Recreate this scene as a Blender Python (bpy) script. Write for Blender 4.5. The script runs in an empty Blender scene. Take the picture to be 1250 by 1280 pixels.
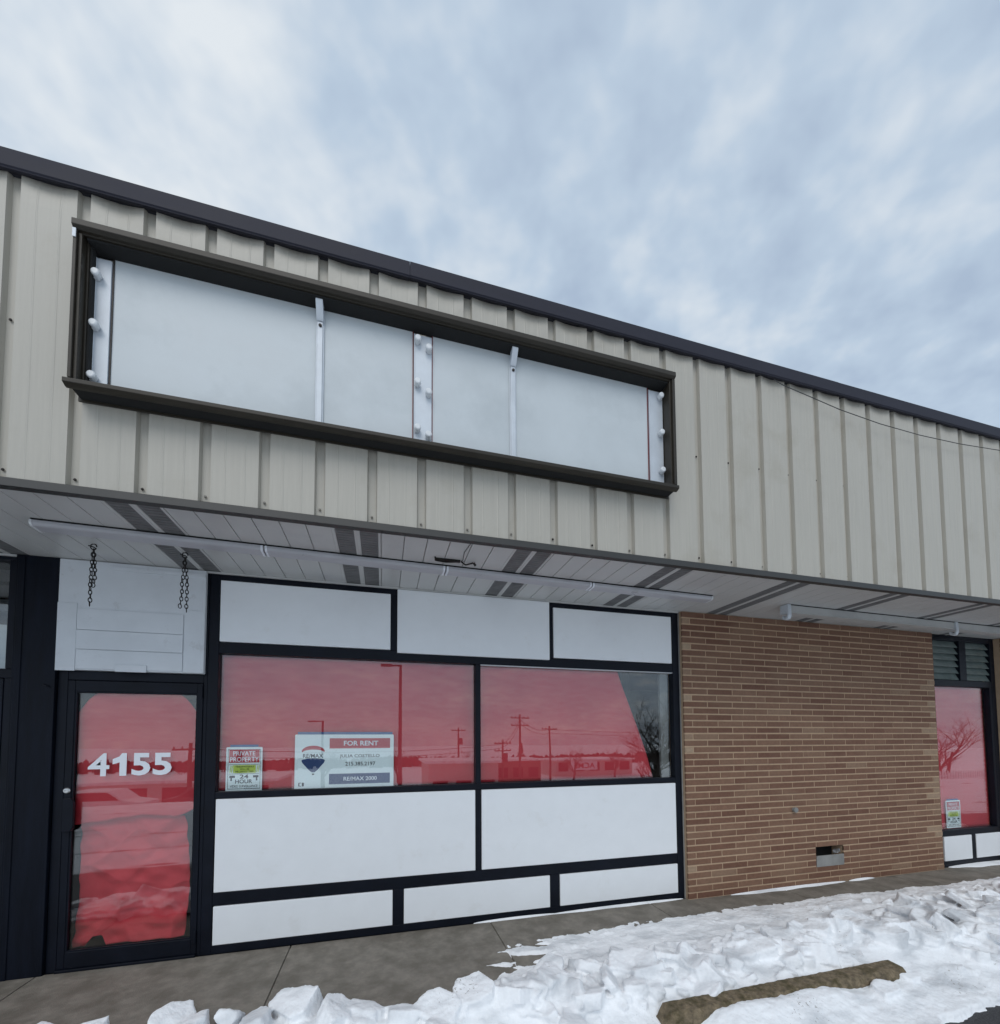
import bpy, bmesh, math, random
import numpy as np
from mathutils import Vector, Matrix, noise
R = math.radians
random.seed(7)
scene = bpy.context.scene
col = scene.collection

# ------------------------------------------------------------------ helpers
class MB:
    """collects shapes in world coordinates, builds ONE mesh object"""
    def __init__(s): s.v = []; s.f = []; s.c = []; s.cur = 0.5
    def add(s, vs, fs):
        n = len(s.v); s.v += [tuple(v) for v in vs]
        s.f += [tuple(i + n for i in f) for f in fs]; s.c += [s.cur] * len(fs)
    def box(s, x0, x1, y0, y1, z0, z1, M=None):
        vs = [Vector(p) for p in ((x0,y0,z0),(x1,y0,z0),(x1,y1,z0),(x0,y1,z0),(x0,y0,z1),(x1,y0,z1),(x1,y1,z1),(x0,y1,z1))]
        if M: vs = [M @ v for v in vs]
        s.add(vs, [(0,3,2,1),(4,5,6,7),(0,1,5,4),(1,2,6,5),(2,3,7,6),(3,0,4,7)])
    def tube(s, pts, rad, n=8, closed=False, cap=True):
        pts = [Vector(p) for p in pts]; m = len(pts)
        if not hasattr(rad, '__len__'): rad = [rad] * m
        vs = []; up = None
        for i, p in enumerate(pts):
            if closed: t = pts[(i+1) % m] - pts[i-1]
            else: t = pts[min(i+1, m-1)] - pts[max(i-1, 0)]
            t.normalize()
            if up is None:
                up = t.orthogonal().normalized()
            up = (up - t * up.dot(t))
            if up.length < 1e-6: up = t.orthogonal()
            up.normalize(); w = t.cross(up)
            for k in range(n):
                a = 2*math.pi*k/n
                vs.append(p + (up*math.cos(a) + w*math.sin(a)) * rad[i])
        fs = []
        for i in range(m if closed else m-1):
            j = (i+1) % m
            for k in range(n):
                l = (k+1) % n
                fs.append((i*n+k, i*n+l, j*n+l, j*n+k))
        if cap and not closed:
            fs.append(tuple(range(n-1, -1, -1))); fs.append(tuple((m-1)*n + k for k in range(n)))
        s.add(vs, fs)
    def prism(s, poly, axis, a, b):
        """poly: 2D points in the plane across axis ('x': (y,z), 'y': (x,z), 'z': (x,y))"""
        def P(u, v, w):
            return {'x': (w,u,v), 'y': (u,w,v), 'z': (u,v,w)}[axis]
        n = len(poly)
        s.add([P(u,v,a) for u,v in poly] + [P(u,v,b) for u,v in poly],
              [tuple(range(n)), tuple(range(2*n-1, n-1, -1))] + [(i,(i+1)%n+0,(i+1)%n+n,i+n) for i in range(n)])
    def lathe(s, prof, c, n=16, axis='z'):
        vs = []; c = Vector(c)
        for r, h in prof:
            for k in range(n):
                a = 2*math.pi*k/n; x, y = r*math.cos(a), r*math.sin(a)
                d = {'z': (x,y,h), 'y': (x,h,y), 'x': (h,x,y)}[axis]
                vs.append(c + Vector(d))
        fs = []
        for i in range(len(prof)-1):
            for k in range(n):
                l = (k+1) % n; fs.append((i*n+k, i*n+l, (i+1)*n+l, (i+1)*n+k))
        fs.append(tuple(range(n-1,-1,-1))); fs.append(tuple((len(prof)-1)*n+k for k in range(n)))
        s.add(vs, fs)
    def grid(s, fn, nu, nv):
        vs = [fn(i/nu, j/nv) for j in range(nv+1) for i in range(nu+1)]
        fs = [(j*(nu+1)+i, j*(nu+1)+i+1, (j+1)*(nu+1)+i+1, (j+1)*(nu+1)+i) for j in range(nv) for i in range(nu)]
        s.add(vs, fs)
    def build(s, name, mat, parent=None, bevel=0, smooth=False, segs=2, recalc=True):
        me = bpy.data.meshes.new(name)
        org = base_of(parent)
        me.from_pydata([(v[0]-org[0], v[1]-org[1], v[2]-org[2]) for v in s.v], [], s.f)
        if recalc:
            bm = bmesh.new(); bm.from_mesh(me); bmesh.ops.recalc_face_normals(bm, faces=bm.faces); bm.to_mesh(me); bm.free()
        at = me.attributes.new('tone', 'FLOAT', 'FACE')
        at.data.foreach_set('value', s.c)
        me.materials.append(mat)
        if smooth: me.polygons.foreach_set('use_smooth', [True]*len(me.polygons))
        o = bpy.data.objects.new(name, me); col.objects.link(o)
        if parent: o.parent = parent
        if bevel:
            b = o.modifiers.new('bevel', 'BEVEL'); b.width = bevel; b.segments = segs; b.limit_method = 'ANGLE'; b.angle_limit = R(40)
            b.harden_normals = False
        return o

def ss(t): t = max(0, min(1, t)); return t*t*(3-2*t)
def base_of(o):
    t = Vector((0,0,0))
    while o: t += o.location; o = o.parent
    return t
def tag(o, label=None, cat=None, group=None, kind=None):
    if label: o['label'] = label
    if cat: o['category'] = cat
    if group: o['group'] = group
    if kind: o['kind'] = kind
    return o
def empty(name, loc, label, cat, group=None):
    o = bpy.data.objects.new(name, None); o.empty_display_size = .1; col.objects.link(o); o.location = loc
    return tag(o, label, cat, group)
def copy_tree(o, parent=None):
    c = o.copy(); col.objects.link(c); c.parent = parent
    for ch in [x for x in bpy.data.objects if x.parent == o]: copy_tree(ch, c)
    return c
def text_mesh(name, parent, lines, mat, depth=.0008):
    """lines: (string, left x, right x, base z, height, boldness, front y).  One mesh of lettering."""
    dg = None; vs = []; fs = []
    for (s, x0, x1, z0, h, bold, y) in lines:
        cu = bpy.data.curves.new('t', 'FONT'); cu.body = s; cu.size = 1; cu.offset = bold; cu.extrude = 0; cu.resolution_u = 3
        ob = bpy.data.objects.new('t', cu); col.objects.link(ob)
        bpy.context.view_layer.update(); dg = bpy.context.evaluated_depsgraph_get()
        me = bpy.data.meshes.new_from_object(ob.evaluated_get(dg))
        xs = [v.co.x for v in me.vertices]; ys = [v.co.y for v in me.vertices]
        a, b, c, d = min(xs), max(xs), min(ys), max(ys)
        n = len(vs)
        vs += [(x0 + (v.co.x-a)/(b-a)*(x1-x0), y, z0 + (v.co.y-c)/(d-c)*h) for v in me.vertices]
        fs += [tuple(i+n for i in p.vertices) for p in me.polygons]
        bpy.data.objects.remove(ob); bpy.data.curves.remove(cu); bpy.data.meshes.remove(me)
    m = MB(); m.add(vs, fs)
    return m.build(name, mat, parent, recalc=False)

# ------------------------------------------------------------------ materials
def new_mat(name):
    m = bpy.data.materials.new(name); m.use_nodes = True
    nt = m.node_tree; b = nt.nodes['Principled BSDF']
    return m, nt, b
def N(nt, typ, **kw):
    n = nt.nodes.new(typ)
    for k, v in kw.items(): setattr(n, k, v)
    return n
def mat(name, c, rough=.6, metal=0., var=.12, scale=6., bump=.0, bscale=60., streak=None, c2=None, c2amt=.5, c2scale=2., spec=None, detail=6):
    m, nt, b = new_mat(name); L = nt.links
    tc = N(nt, 'ShaderNodeTexCoord'); mp = N(nt, 'ShaderNodeMapping'); L.new(tc.outputs['Object'], mp.inputs[0])
    if streak: mp.inputs['Scale'].default_value = streak
    nz = N(nt, 'ShaderNodeTexNoise'); nz.inputs['Scale'].default_value = scale; nz.inputs['Detail'].default_value = detail; nz.inputs['Roughness'].default_value = .6
    L.new(mp.outputs[0], nz.inputs['Vector'])
    mr = N(nt, 'ShaderNodeMapRange'); mr.inputs['From Min'].default_value = .3; mr.inputs['From Max'].default_value = .7
    mr.inputs['To Min'].default_value = 1-var; mr.inputs['To Max'].default_value = 1+var
    L.new(nz.outputs['Fac'], mr.inputs['Value'])
    base = N(nt, 'ShaderNodeMix', data_type='RGBA', blend_type='MULTIPLY'); base.inputs[0].default_value = 1
    base.inputs[6].default_value = (*c, 1)
    cmb = N(nt, 'ShaderNodeCombineColor'); 
    for i in range(3): L.new(mr.outputs[0], cmb.inputs[i])
    L.new(cmb.outputs[0], base.inputs[7])
    out = base.outputs[2]
    if c2:
        n2 = N(nt, 'ShaderNodeTexNoise'); n2.inputs['Scale'].default_value = c2scale; n2.inputs['Detail'].default_value = 8; n2.inputs['Roughness'].default_value = .65
        L.new(tc.outputs['Object'], n2.inputs['Vector'])
        r2 = N(nt, 'ShaderNodeMapRange'); r2.inputs['From Min'].default_value = .62 - c2amt*.35; r2.inputs['From Max'].default_value = .75 - c2amt*.25
        L.new(n2.outputs['Fac'], r2.inputs['Value'])
        mx = N(nt, 'ShaderNodeMix', data_type='RGBA'); L.new(r2.outputs[0], mx.inputs[0]); L.new(out, mx.inputs[6]); mx.inputs[7].default_value = (*c2, 1)
        out = mx.outputs[2]
    L.new(out, b.inputs['Base Color'])
    rr = N(nt, 'ShaderNodeMapRange'); rr.inputs['To Min'].default_value = max(0, rough-.1); rr.inputs['To Max'].default_value = min(1, rough+.1)
    L.new(nz.outputs['Fac'], rr.inputs['Value']); L.new(rr.outputs[0], b.inputs['Roughness'])
    b.inputs['Metallic'].default_value = metal
    if spec is not None: b.inputs['Specular IOR Level'].default_value = spec
    if bump:
        n3 = N(nt, 'ShaderNodeTexNoise'); n3.inputs['Scale'].default_value = bscale; n3.inputs['Detail'].default_value = 4
        L.new(mp.outputs[0], n3.inputs['Vector'])
        bp = N(nt, 'ShaderNodeBump'); bp.inputs['Strength'].default_value = bump; bp.inputs['Distance'].default_value = .01
        L.new(n3.outputs['Fac'], bp.inputs['Height']); L.new(bp.outputs[0], b.inputs['Normal'])
    return m

M = {}
M['fascia'] = mat('beige_ribbed_steel', (.425,.400,.345), .45, var=.05, scale=3, streak=(14,14,.6), c2=(.375,.345,.285), c2amt=.25, c2scale=1.3, bump=.05, bscale=8)
M['groove'] = M['fascia']
M['coping'] = mat('slate_coping', (.026,.026,.037), .6, spec=.2, var=.15, scale=4, streak=(.5,3,3))
M['bronze'] = mat('bronze_frame', (.030,.025,.018), .42, spec=.3, var=.2, scale=5, streak=(.6,4,4))
M['trimdark'] = mat('dark_trim', (.034,.034,.032), .5)
M['soffit'] = mat('white_soffit', (.53,.53,.515), .36, var=.05, scale=3, c2=(.48,.48,.48), c2amt=.2, c2scale=2.5)
M['vent'] = mat('vented_soffit', (.155,.155,.155), .6, var=.2, scale=10)
M['white'] = mat('white_panel', (.82,.845,.865), .5, var=.02, scale=5, bump=.04, bscale=200, c2=(.77,.785,.79), c2amt=.12, c2scale=4)
M['signface'] = mat('sign_back_sheet', (.54,.58,.595), .45, var=.04, scale=3, c2=(.48,.52,.535), c2amt=.3, c2scale=1.4, bump=.03, bscale=120)
M['galv'] = mat('galvanised_steel', (.56,.60,.64), .45, metal=.15, var=.08, scale=9, bump=.05, bscale=70)
M['diff'] = mat('old_acrylic_diffuser', (.45,.45,.475), .3, var=.06, scale=3)
M['foil'] = mat('dull_foil', (.32,.32,.32), .35, metal=.7, var=.3, scale=30)
M['chan'] = mat('aged_white_channel', (.46,.46,.445), .5, var=.08)
M['lampw'] = mat('white_lampholder', (.70,.72,.73), .35, var=.05)
M['black'] = mat('navy_black_paint', (.005,.007,.013), .45, var=.3, scale=4, bump=.05, bscale=40, spec=.18)
M['blackwood'] = mat('navy_black_post', (.004,.006,.012), .5, spec=.15, var=.35, scale=3, streak=(6,6,.8), bump=.15, bscale=14)
M['boardw'] = mat('white_painted_board', (.66,.69,.72), .55, var=.05, scale=4, bump=.12, bscale=25, c2=(.5,.51,.52), c2amt=.05, c2scale=6)
M['sill'] = mat('white_aluminium_line', (.55,.56,.58), .4)
M['caulk'] = mat('grey_caulk', (.25,.25,.24), .8, var=.2)
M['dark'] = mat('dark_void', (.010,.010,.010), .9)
M['steel'] = mat('bright_steel', (.6,.6,.6), .25, metal=.9, var=.1, scale=30)
M['chain'] = mat('rusty_black_chain', (.02,.017,.015), .6, metal=.4, var=.4, scale=60)
M['interior'] = mat('grey_interior', (.045,.045,.048), .8)
M['bluetape'] = mat('blue_tape', (.05,.12,.30), .6)
M['signw'] = mat('sign_white', (.84,.92,.93), .4, var=.02)
M['signred'] = mat('sign_red', (.50,.03,.045), .4, var=.03)
M['signblue'] = mat('sign_blue', (.012,.045,.16), .4, var=.03)
M['signlime'] = mat('sign_yellow', (.55,.68,.10), .4, var=.03)
M['signink'] = mat('sign_ink', (.008,.009,.014), .5)
M['digits'] = mat('white_vinyl', (.80,.83,.88), .4, var=.02)
M['redline'] = mat('red_edge_tape', (.16,.02,.025), .5)
M['rust'] = mat('screw_head', (.03,.025,.022), .5, metal=.3)
M['screwl'] = mat('painted_screw_head', (.22,.205,.18), .5)
M['cable'] = mat('black_cable', (.05,.05,.05), .6)
M['concrete'] = mat('sidewalk_concrete', (.225,.203,.172), .8, var=.18, scale=14, bump=.35, bscale=160, c2=(.150,.134,.110), c2amt=.55, c2scale=4.5, detail=12)
M['stop'] = mat('mossy_concrete', (.175,.135,.085), .9, var=.55, scale=30, bump=1.0, bscale=60, c2=(.070,.055,.022), c2amt=.45, c2scale=11, detail=12)
M['asphalt'] = mat('asphalt', (.045,.045,.048), .8, var=.3, scale=120, bump=.7, bscale=250)
M['roof'] = mat('roof_membrane', (.10,.10,.10), .9)
M['bark'] = mat('bark', (.07,.055,.045), .9, var=.3, scale=10)
M['poleW'] = mat('pole_wood', (.09,.07,.055), .9, var=.2, scale=3, streak=(8,8,.5))
M['needle'] = mat('evergreen_needles', (.02,.035,.02), .8, var=.3)
M['fencew'] = mat('fence_white', (.75,.76,.78), .6)
M['shopw'] = mat('pale_siding', (.5,.48,.45), .7, var=.1)
M['shopb'] = mat('brown_siding', (.16,.12,.09), .8, var=.1)
M['shopr'] = mat('grey_roofing', (.12,.12,.13), .8)
M['steelpole'] = mat('dark_steel_pole', (.05,.05,.055), .5, metal=.3)
M['louvre'] = mat('frosted_louvre', (.17,.21,.20), .18, var=.15, scale=8)
M['mortar'] = mat('mortar', (.46,.325,.215), .9, var=.1, scale=12, bump=.5, bscale=150)

def paper_mat():
    m, nt, b = new_mat('red_paper'); L = nt.links
    tc = N(nt, 'ShaderNodeTexCoord'); nz = N(nt, 'ShaderNodeTexNoise'); nz.inputs['Scale'].default_value = 1.6; nz.inputs['Detail'].default_value = 5
    L.new(tc.outputs['Object'], nz.inputs['Vector'])
    cr = N(nt, 'ShaderNodeValToRGB'); cr.color_ramp.elements[0].position = .3; cr.color_ramp.elements[0].color = (.58,.034,.050,1)
    cr.color_ramp.elements[1].position = .7; cr.color_ramp.elements[1].color = (.68,.052,.070,1)
    L.new(nz.outputs['Fac'], cr.inputs[0]); L.new(cr.outputs[0], b.inputs['Base Color']); b.inputs['Roughness'].default_value = .7
    return m
M['paper'] = paper_mat()

def glass_mat():
    m = bpy.data.materials.new('window_glass'); m.use_nodes = True; nt = m.node_tree; nt.nodes.clear(); L = nt.links
    o = N(nt, 'ShaderNodeOutputMaterial'); mx = N(nt, 'ShaderNodeMixShader'); tr = N(nt, 'ShaderNodeBsdfTransparent'); gl = N(nt, 'ShaderNodeBsdfGlossy')
    tr.inputs[0].default_value = (.95,.97,.97,1); gl.inputs['Roughness'].default_value = 0.0; gl.inputs[0].default_value = (1,1,1,1)
    lw = N(nt, 'ShaderNodeLayerWeight'); lw.inputs[0].default_value = .5
    pw = N(nt, 'ShaderNodeMath', operation='POWER'); L.new(lw.outputs['Facing'], pw.inputs[0]); pw.inputs[1].default_value = 5
    fr = N(nt, 'ShaderNodeMapRange'); L.new(pw.outputs[0], fr.inputs[0]); fr.inputs['To Min'].default_value = .084; fr.inputs['To Max'].default_value = 1
    tc = N(nt, 'ShaderNodeTexCoord'); nz = N(nt, 'ShaderNodeTexNoise'); nz.inputs['Scale'].default_value = 1.1; nz.inputs['Detail'].default_value = 1
    L.new(tc.outputs['Object'], nz.inputs['Vector'])
    bp = N(nt, 'ShaderNodeBump'); bp.inputs['Strength'].default_value = .12; bp.inputs['Distance'].default_value = .01
    L.new(nz.outputs['Fac'], bp.inputs['Height']); L.new(bp.outputs[0], gl.inputs['Normal'])
    L.new(fr.outputs[0], mx.inputs[0]); L.new(tr.outputs[0], mx.inputs[1]); L.new(gl.outputs[0], mx.inputs[2]); L.new(mx.outputs[0], o.inputs[0])
    return m
M['glass'] = glass_mat()

def brick_mat():
    m, nt, b = new_mat('roman_brick'); L = nt.links
    at = N(nt, 'ShaderNodeAttribute', attribute_name='tone')
    cr = N(nt, 'ShaderNodeValToRGB'); e = cr.color_ramp.elements
    e[0].position = 0; e[0].color = (.150,.070,.043,1); e[1].position = 1; e[1].color = (.46,.35,.24,1)
    for p, c in ((.3,(.175,.088,.055,1)), (.55,(.195,.103,.064,1)), (.75,(.215,.118,.074,1)), (.85,(.235,.142,.090,1))):
        x = e.new(p); x.color = c
    L.new(at.outputs['Fac'], cr.inputs[0])
    tc = N(nt, 'ShaderNodeTexCoord'); nz = N(nt, 'ShaderNodeTexNoise'); nz.inputs['Scale'].default_value = 35; nz.inputs['Detail'].default_value = 6
    L.new(tc.outputs['Object'], nz.inputs['Vector'])
    mr = N(nt, 'ShaderNodeMapRange'); mr.inputs['To Min'].default_value = .72; mr.inputs['To Max'].default_value = 1.28; L.new(nz.outputs['Fac'], mr.inputs[0])
    cb = N(nt, 'ShaderNodeCombineColor')
    for i in range(3): L.new(mr.outputs[0], cb.inputs[i])
    mx = N(nt, 'ShaderNodeMix', data_type='RGBA', blend_type='MULTIPLY'); mx.inputs[0].default_value = 1
    L.new(cr.outputs[0], mx.inputs[6]); L.new(cb.outputs[0], mx.inputs[7])
    # mortar smears: pale film dragged over some courses
    n2 = N(nt, 'ShaderNodeTexNoise'); n2.inputs['Scale'].default_value = 2.4; n2.inputs['Detail'].default_value = 7
    mp = N(nt, 'ShaderNodeMapping'); mp.inputs['Scale'].default_value = (.8,1,2.2); L.new(tc.outputs['Object'], mp.inputs[0]); L.new(mp.outputs[0], n2.inputs['Vector'])
    r2 = N(nt, 'ShaderNodeMapRange'); r2.inputs['From Min'].default_value = .5; r2.inputs['From Max'].default_value = .72; r2.inputs['To Max'].default_value = .55; L.new(n2.outputs['Fac'], r2.inputs[0])
    m2 = N(nt, 'ShaderNodeMix', data_type='RGBA'); L.new(r2.outputs[0], m2.inputs[0]); L.new(mx.outputs[2], m2.inputs[6]); m2.inputs[7].default_value = (.235,.146,.094,1)
    L.new(m2.outputs[2], b.inputs['Base Color']); b.inputs['Roughness'].default_value = .85
    bp = N(nt, 'ShaderNodeBump'); bp.inputs['Strength'].default_value = .5; bp.inputs['Distance'].default_value = .006; L.new(nz.outputs['Fac'], bp.inputs['Height']); L.new(bp.outputs[0], b.inputs['Normal'])
    return m
M['brick'] = brick_mat()

def snow_mat():
    m, nt, b = new_mat('snow'); L = nt.links
    tc = N(nt, 'ShaderNodeTexCoord'); mp = N(nt, 'ShaderNodeMapping'); mp.inputs['Scale'].default_value = (1,2.5,1); L.new(tc.outputs['Object'], mp.inputs[0])
    nz = N(nt, 'ShaderNodeTexNoise'); nz.inputs['Scale'].default_value = 3; nz.inputs['Detail'].default_value = 8; L.new(mp.outputs[0], nz.inputs['Vector'])
    cr = N(nt, 'ShaderNodeValToRGB'); e = cr.color_ramp.elements; e[0].position = .33; e[0].color = (.66,.68,.70,1); e[1].position = .52; e[1].color = (.92,.935,.95,1)
    L.new(nz.outputs['Fac'], cr.inputs[0])
    # sparse grit
    n2 = N(nt, 'ShaderNodeTexNoise'); n2.inputs['Scale'].default_value = 60; n2.inputs['Detail'].default_value = 2; L.new(tc.outputs['Object'], n2.inputs['Vector'])
    n4 = N(nt, 'ShaderNodeTexNoise'); n4.inputs['Scale'].default_value = 2.2; n4.inputs['Detail'].default_value = 3; L.new(tc.outputs['Object'], n4.inputs['Vector'])
    mu = N(nt, 'ShaderNodeMath', operation='MULTIPLY'); L.new(n2.outputs['Fac'], mu.inputs[0]); L.new(n4.outputs['Fac'], mu.inputs[1])
    r2 = N(nt, 'ShaderNodeMapRange'); r2.inputs['From Min'].default_value = .43; r2.inputs['From Max'].default_value = .47; r2.inputs['To Max'].default_value = .7; L.new(mu.outputs[0], r2.inputs[0])
    mx = N(nt, 'ShaderNodeMix', data_type='RGBA'); L.new(r2.outputs[0], mx.inputs[0]); L.new(cr.outputs[0], mx.inputs[6]); mx.inputs[7].default_value = (.30,.28,.25,1)
    L.new(mx.outputs[2], b.inputs['Base Color']); b.inputs['Roughness'].default_value = .55; b.inputs['Specular IOR Level'].default_value = .3
    n3 = N(nt, 'ShaderNodeTexNoise'); n3.inputs['Scale'].default_value = 45; n3.inputs['Detail'].default_value = 6; L.new(tc.outputs['Object'], n3.inputs['Vector'])
    bp = N(nt, 'ShaderNodeBump'); bp.inputs['Strength'].default_value = .6; bp.inputs['Distance'].default_value = .012; L.new(n3.outputs['Fac'], bp.inputs['Height']); L.new(bp.outputs[0], b.inputs['Normal'])
    return m
M['snow'] = snow_mat()

def lot_mat():
    m, nt, b = new_mat('asphalt_with_snow'); L = nt.links
    tc = N(nt, 'ShaderNodeTexCoord'); mp = N(nt, 'ShaderNodeMapping'); mp.inputs['Scale'].default_value = (.5,1.6,1); L.new(tc.outputs['Object'], mp.inputs[0])
    nz = N(nt, 'ShaderNodeTexNoise'); nz.inputs['Scale'].default_value = .8; nz.inputs['Detail'].default_value = 9; nz.inputs['Roughness'].default_value = .6; L.new(mp.outputs[0], nz.inputs['Vector'])
    sx = N(nt, 'ShaderNodeSeparateXYZ'); L.new(tc.outputs['Object'], sx.inputs[0])
    # bare wheel track close to the parking spaces, packed snow further out
    r1 = N(nt, 'ShaderNodeMapRange'); r1.inputs['From Min'].default_value = -2.6; r1.inputs['From Max'].default_value = -3.4; r1.inputs['To Min'].default_value = -.4; r1.inputs['To Max'].default_value = .12; L.new(sx.outputs[1], r1.inputs[0])
    ad = N(nt, 'ShaderNodeMath', operation='ADD'); L.new(nz.outputs['Fac'], ad.inputs[0]); L.new(r1.outputs[0], ad.inputs[1])
    r2 = N(nt, 'ShaderNodeMapRange'); r2.inputs['From Min'].default_value = .46; r2.inputs['From Max'].default_value = .54; L.new(ad.outputs[0], r2.inputs[0])
    gr = N(nt, 'ShaderNodeTexNoise'); gr.inputs['Scale'].default_value = 150; L.new(tc.outputs['Object'], gr.inputs['Vector'])
    cr = N(nt, 'ShaderNodeValToRGB'); e = cr.color_ramp.elements; e[0].position = .35; e[0].color = (.02,.02,.022,1); e[1].position = .7; e[1].color = (.075,.075,.08,1); L.new(gr.outputs['Fac'], cr.inputs[0])
    mx = N(nt, 'ShaderNodeMix', data_type='RGBA'); L.new(r2.outputs[0], mx.inputs[0]); L.new(cr.outputs[0], mx.inputs[6]); mx.inputs[7].default_value = (.80,.82,.85,1)
    L.new(mx.outputs[2], b.inputs['Base Color']); b.inputs['Roughness'].default_value = .65
    bp = N(nt, 'ShaderNodeBump'); bp.inputs['Strength'].default_value = .6; bp.inputs['Distance'].default_value = .01; L.new(gr.outputs['Fac'], bp.inputs['Height']); L.new(bp.outputs[0], b.inputs['Normal'])
    return m
M['lot'] = lot_mat()

# ------------------------------------------------------------------ measured layout (metres; wall face y=0, x to the right, camera in front at y<0)
D = 1.1207                    # canopy overhang
XL, XR = -9.0, 22.0           # canopy extent
X0, RIB = -1.6267, .3048
ZB, ZC0, ZC1 = 2.985, 4.637, 4.743
ZS = 2.992

B = empty('shop_building', (0, 0, 0), 'long single-storey shop building with beige ribbed metal fascia, white soffit, brick wall and black storefront', 'building')

# ---- fascia: pans with recessed grooves
def fascia():
    m = MB()
    gw, gd = .060, .030
    k0 = int((XL - X0)/RIB) - 1; k1 = int((XR - X0)/RIB) + 1
    cols = []   # (x, kind, u)
    for k in range(k0, k1):
        x = X0 + k*RIB
        cols += [(x, 0, 0), (x+.007, gd, 0), (x+gw-.007, gd, 0), (x+gw, 0, 0)]
        a, b = x+gw, x+RIB
        for u in (.06, .27, .285, .30, .315, .5, .685, .70, .715, .73, .94):
            minor = -.0012 if (.28 < u < .31 or .69 < u < .72) else 0
            cols.append((a + (b-a)*u, minor, u))
    zs = [ZB, ZB+.03, 3.3, 3.7, 4.1, 4.4, 4.5, 4.55, 4.58, 4.60, 4.62, ZC0+.02]
    vs = []
    for z in zs:
        for i, (x, d, u) in enumerate(cols):
            k = math.floor((x - X0 + 1e-6)/RIB)
            rnd = noise.noise(Vector((k*3.7, 1.3, 0)))
            top = max(0, (z - 4.45)/.19)
            bow = math.sin(math.pi*u) if 0 < u < 1 else 0
            y = -D + d + bow*(.016*top*top + .0032*rnd + .0015*math.sin(z*3 + k*2.1))
            vs.append((x, y, z))
    n = len(cols)
    fs = [(j*n+i, j*n+i+1, (j+1)*n+i+1, (j+1)*n+i) for j in range(len(zs)-1) for i in range(n-1)]
    m.add(vs, fs)
    return m.build('metal_fascia', M['fascia'], B, recalc=False)
FA = fascia()
# backing of the fascia and the roof
m = MB(); m.box(XL, XR, -D+.045, -D+.12, ZB+.02, ZC0); m.box(XL, XR, -D+.12, 9, 4.3, 4.42); m.build('roof_deck', M['roof'], B)
# screws in the grooves
def screw(name_mat, x, y, z):
    m = MB(); m.lathe([(.0075,0),(.0075,-.003),(.0035,-.0065)], (x, y, z), 8, 'y'); return m.build('screw', name_mat, FA)
for k in range(-2, 25):
    x = X0 + k*RIB + .029
    dark = k in (-1, 0, 1, 9, 10, 13, 14, 17)
    screw(M['rust'] if dark else M['screwl'], x, -D+.024, 3.04 + .006*math.sin(k*5))
for k in (-1, 13, 14, 15, 16, 17, 18, 19):
    screw(M['rust'] if k in (-1,13,14,15,17) else M['screwl'], X0 + k*RIB + .029, -D+.024, 3.856)
# coping: lengths with lapped joints
m = MB()
jx = 3.81; xs = [jx + 3.66*i for i in range(-4, 6)]
xs = [XL] + [x for x in xs if XL < x < XR] + [XR]
for i in range(len(xs)-1):
    e = .0012*(i % 2)
    m.prism([(-D-.030-e, ZC0-.004), (-D-.030-e, ZC0), (-D-.036-e, ZC0+.006), (-D-.034-e, ZC1-.006), (-D-.028, ZC1), (-D+.25, ZC1+.02), (-D+.25, ZC1-.03), (-D+.02, ZC0+.02), (-D-.02, ZC0-.004)], 'x', xs[i]+.001, xs[i+1]-.001+.004*(i%2))
m.build('roof_coping', M['coping'], B)
# bottom trim
m = MB(); m.prism([(-D-.012, ZB+.004), (-D-.016, ZB-.040), (-D+.03, ZB-.040), (-D+.03, ZB+.012), (-D+.0, ZB+.012)], 'x', XL, XR); m.build('fascia_trim', M['trimdark'], B, bevel=.002)

# ---- soffit planks, two of every eight vented grey
PITCH = .1524; S0 = -1.545
m = MB(); vm = []
k = int((XL - S0)/PITCH) - 1
while S0 + k*PITCH < XR:
    x = S0 + k*PITCH
    if k % 8 in (0, 1):
        # white edge lips around a grey perforated strip
        m.box(x, x+.020, -D+.03, .0, ZS, ZS+.012); m.box(x+.136, x+.1524, -D+.03, .0, ZS+.0, ZS+.012)
        if -3 < x < 9:
            v = MB(); v.box(x+.021, x+.135, -D+.03, .0, ZS+.004, ZS+.016)
            for q in range(int((D-.05)/.035)):
                yy = -D+.045 + q*.035
                v.box(x+.03, x+.126, yy, yy+.003, ZS+.001, ZS+.0035)
            vm.append(v)
        else:
            m.box(x+.021, x+.135, -D+.03, .0, ZS+.004, ZS+.016)
    else:
        m.box(x+.005, x+.1524, -D+.03, .0, ZS, ZS+.012)
        m.box(x-.001, x+.004, -D+.03, .0, ZS+.009, ZS+.018)
    k += 1
SO = m.build('soffit', M['soffit'], B, bevel=.002, segs=1)
for v in vm: v.build('vent_strip', M['vent'], SO)
m = MB(); m.box(XL, XR, -D+.035, 0, ZS+.022, ZS+.03); m.build('soffit_backing', M['dark'], B)
# moulding where soffit meets the wall
m = MB(); m.box(XL, 3.02, -.018, -.002, ZS-.014, ZS-.001); m.build('wall_moulding', M['soffit'], B)

# ---- storefront frame (one welded grid) and its infill
def panel(x0, x1, z0, z1, parent, proud=.006, mt=None, name='infill_panel'):
    m = MB(); m.box(x0, x1, -proud, .03, z0, z1)
    return m.build(name, mt or M['white'], parent, bevel=.005)
m = MB()
fx0, fx1 = -1.335, 3.022
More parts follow.
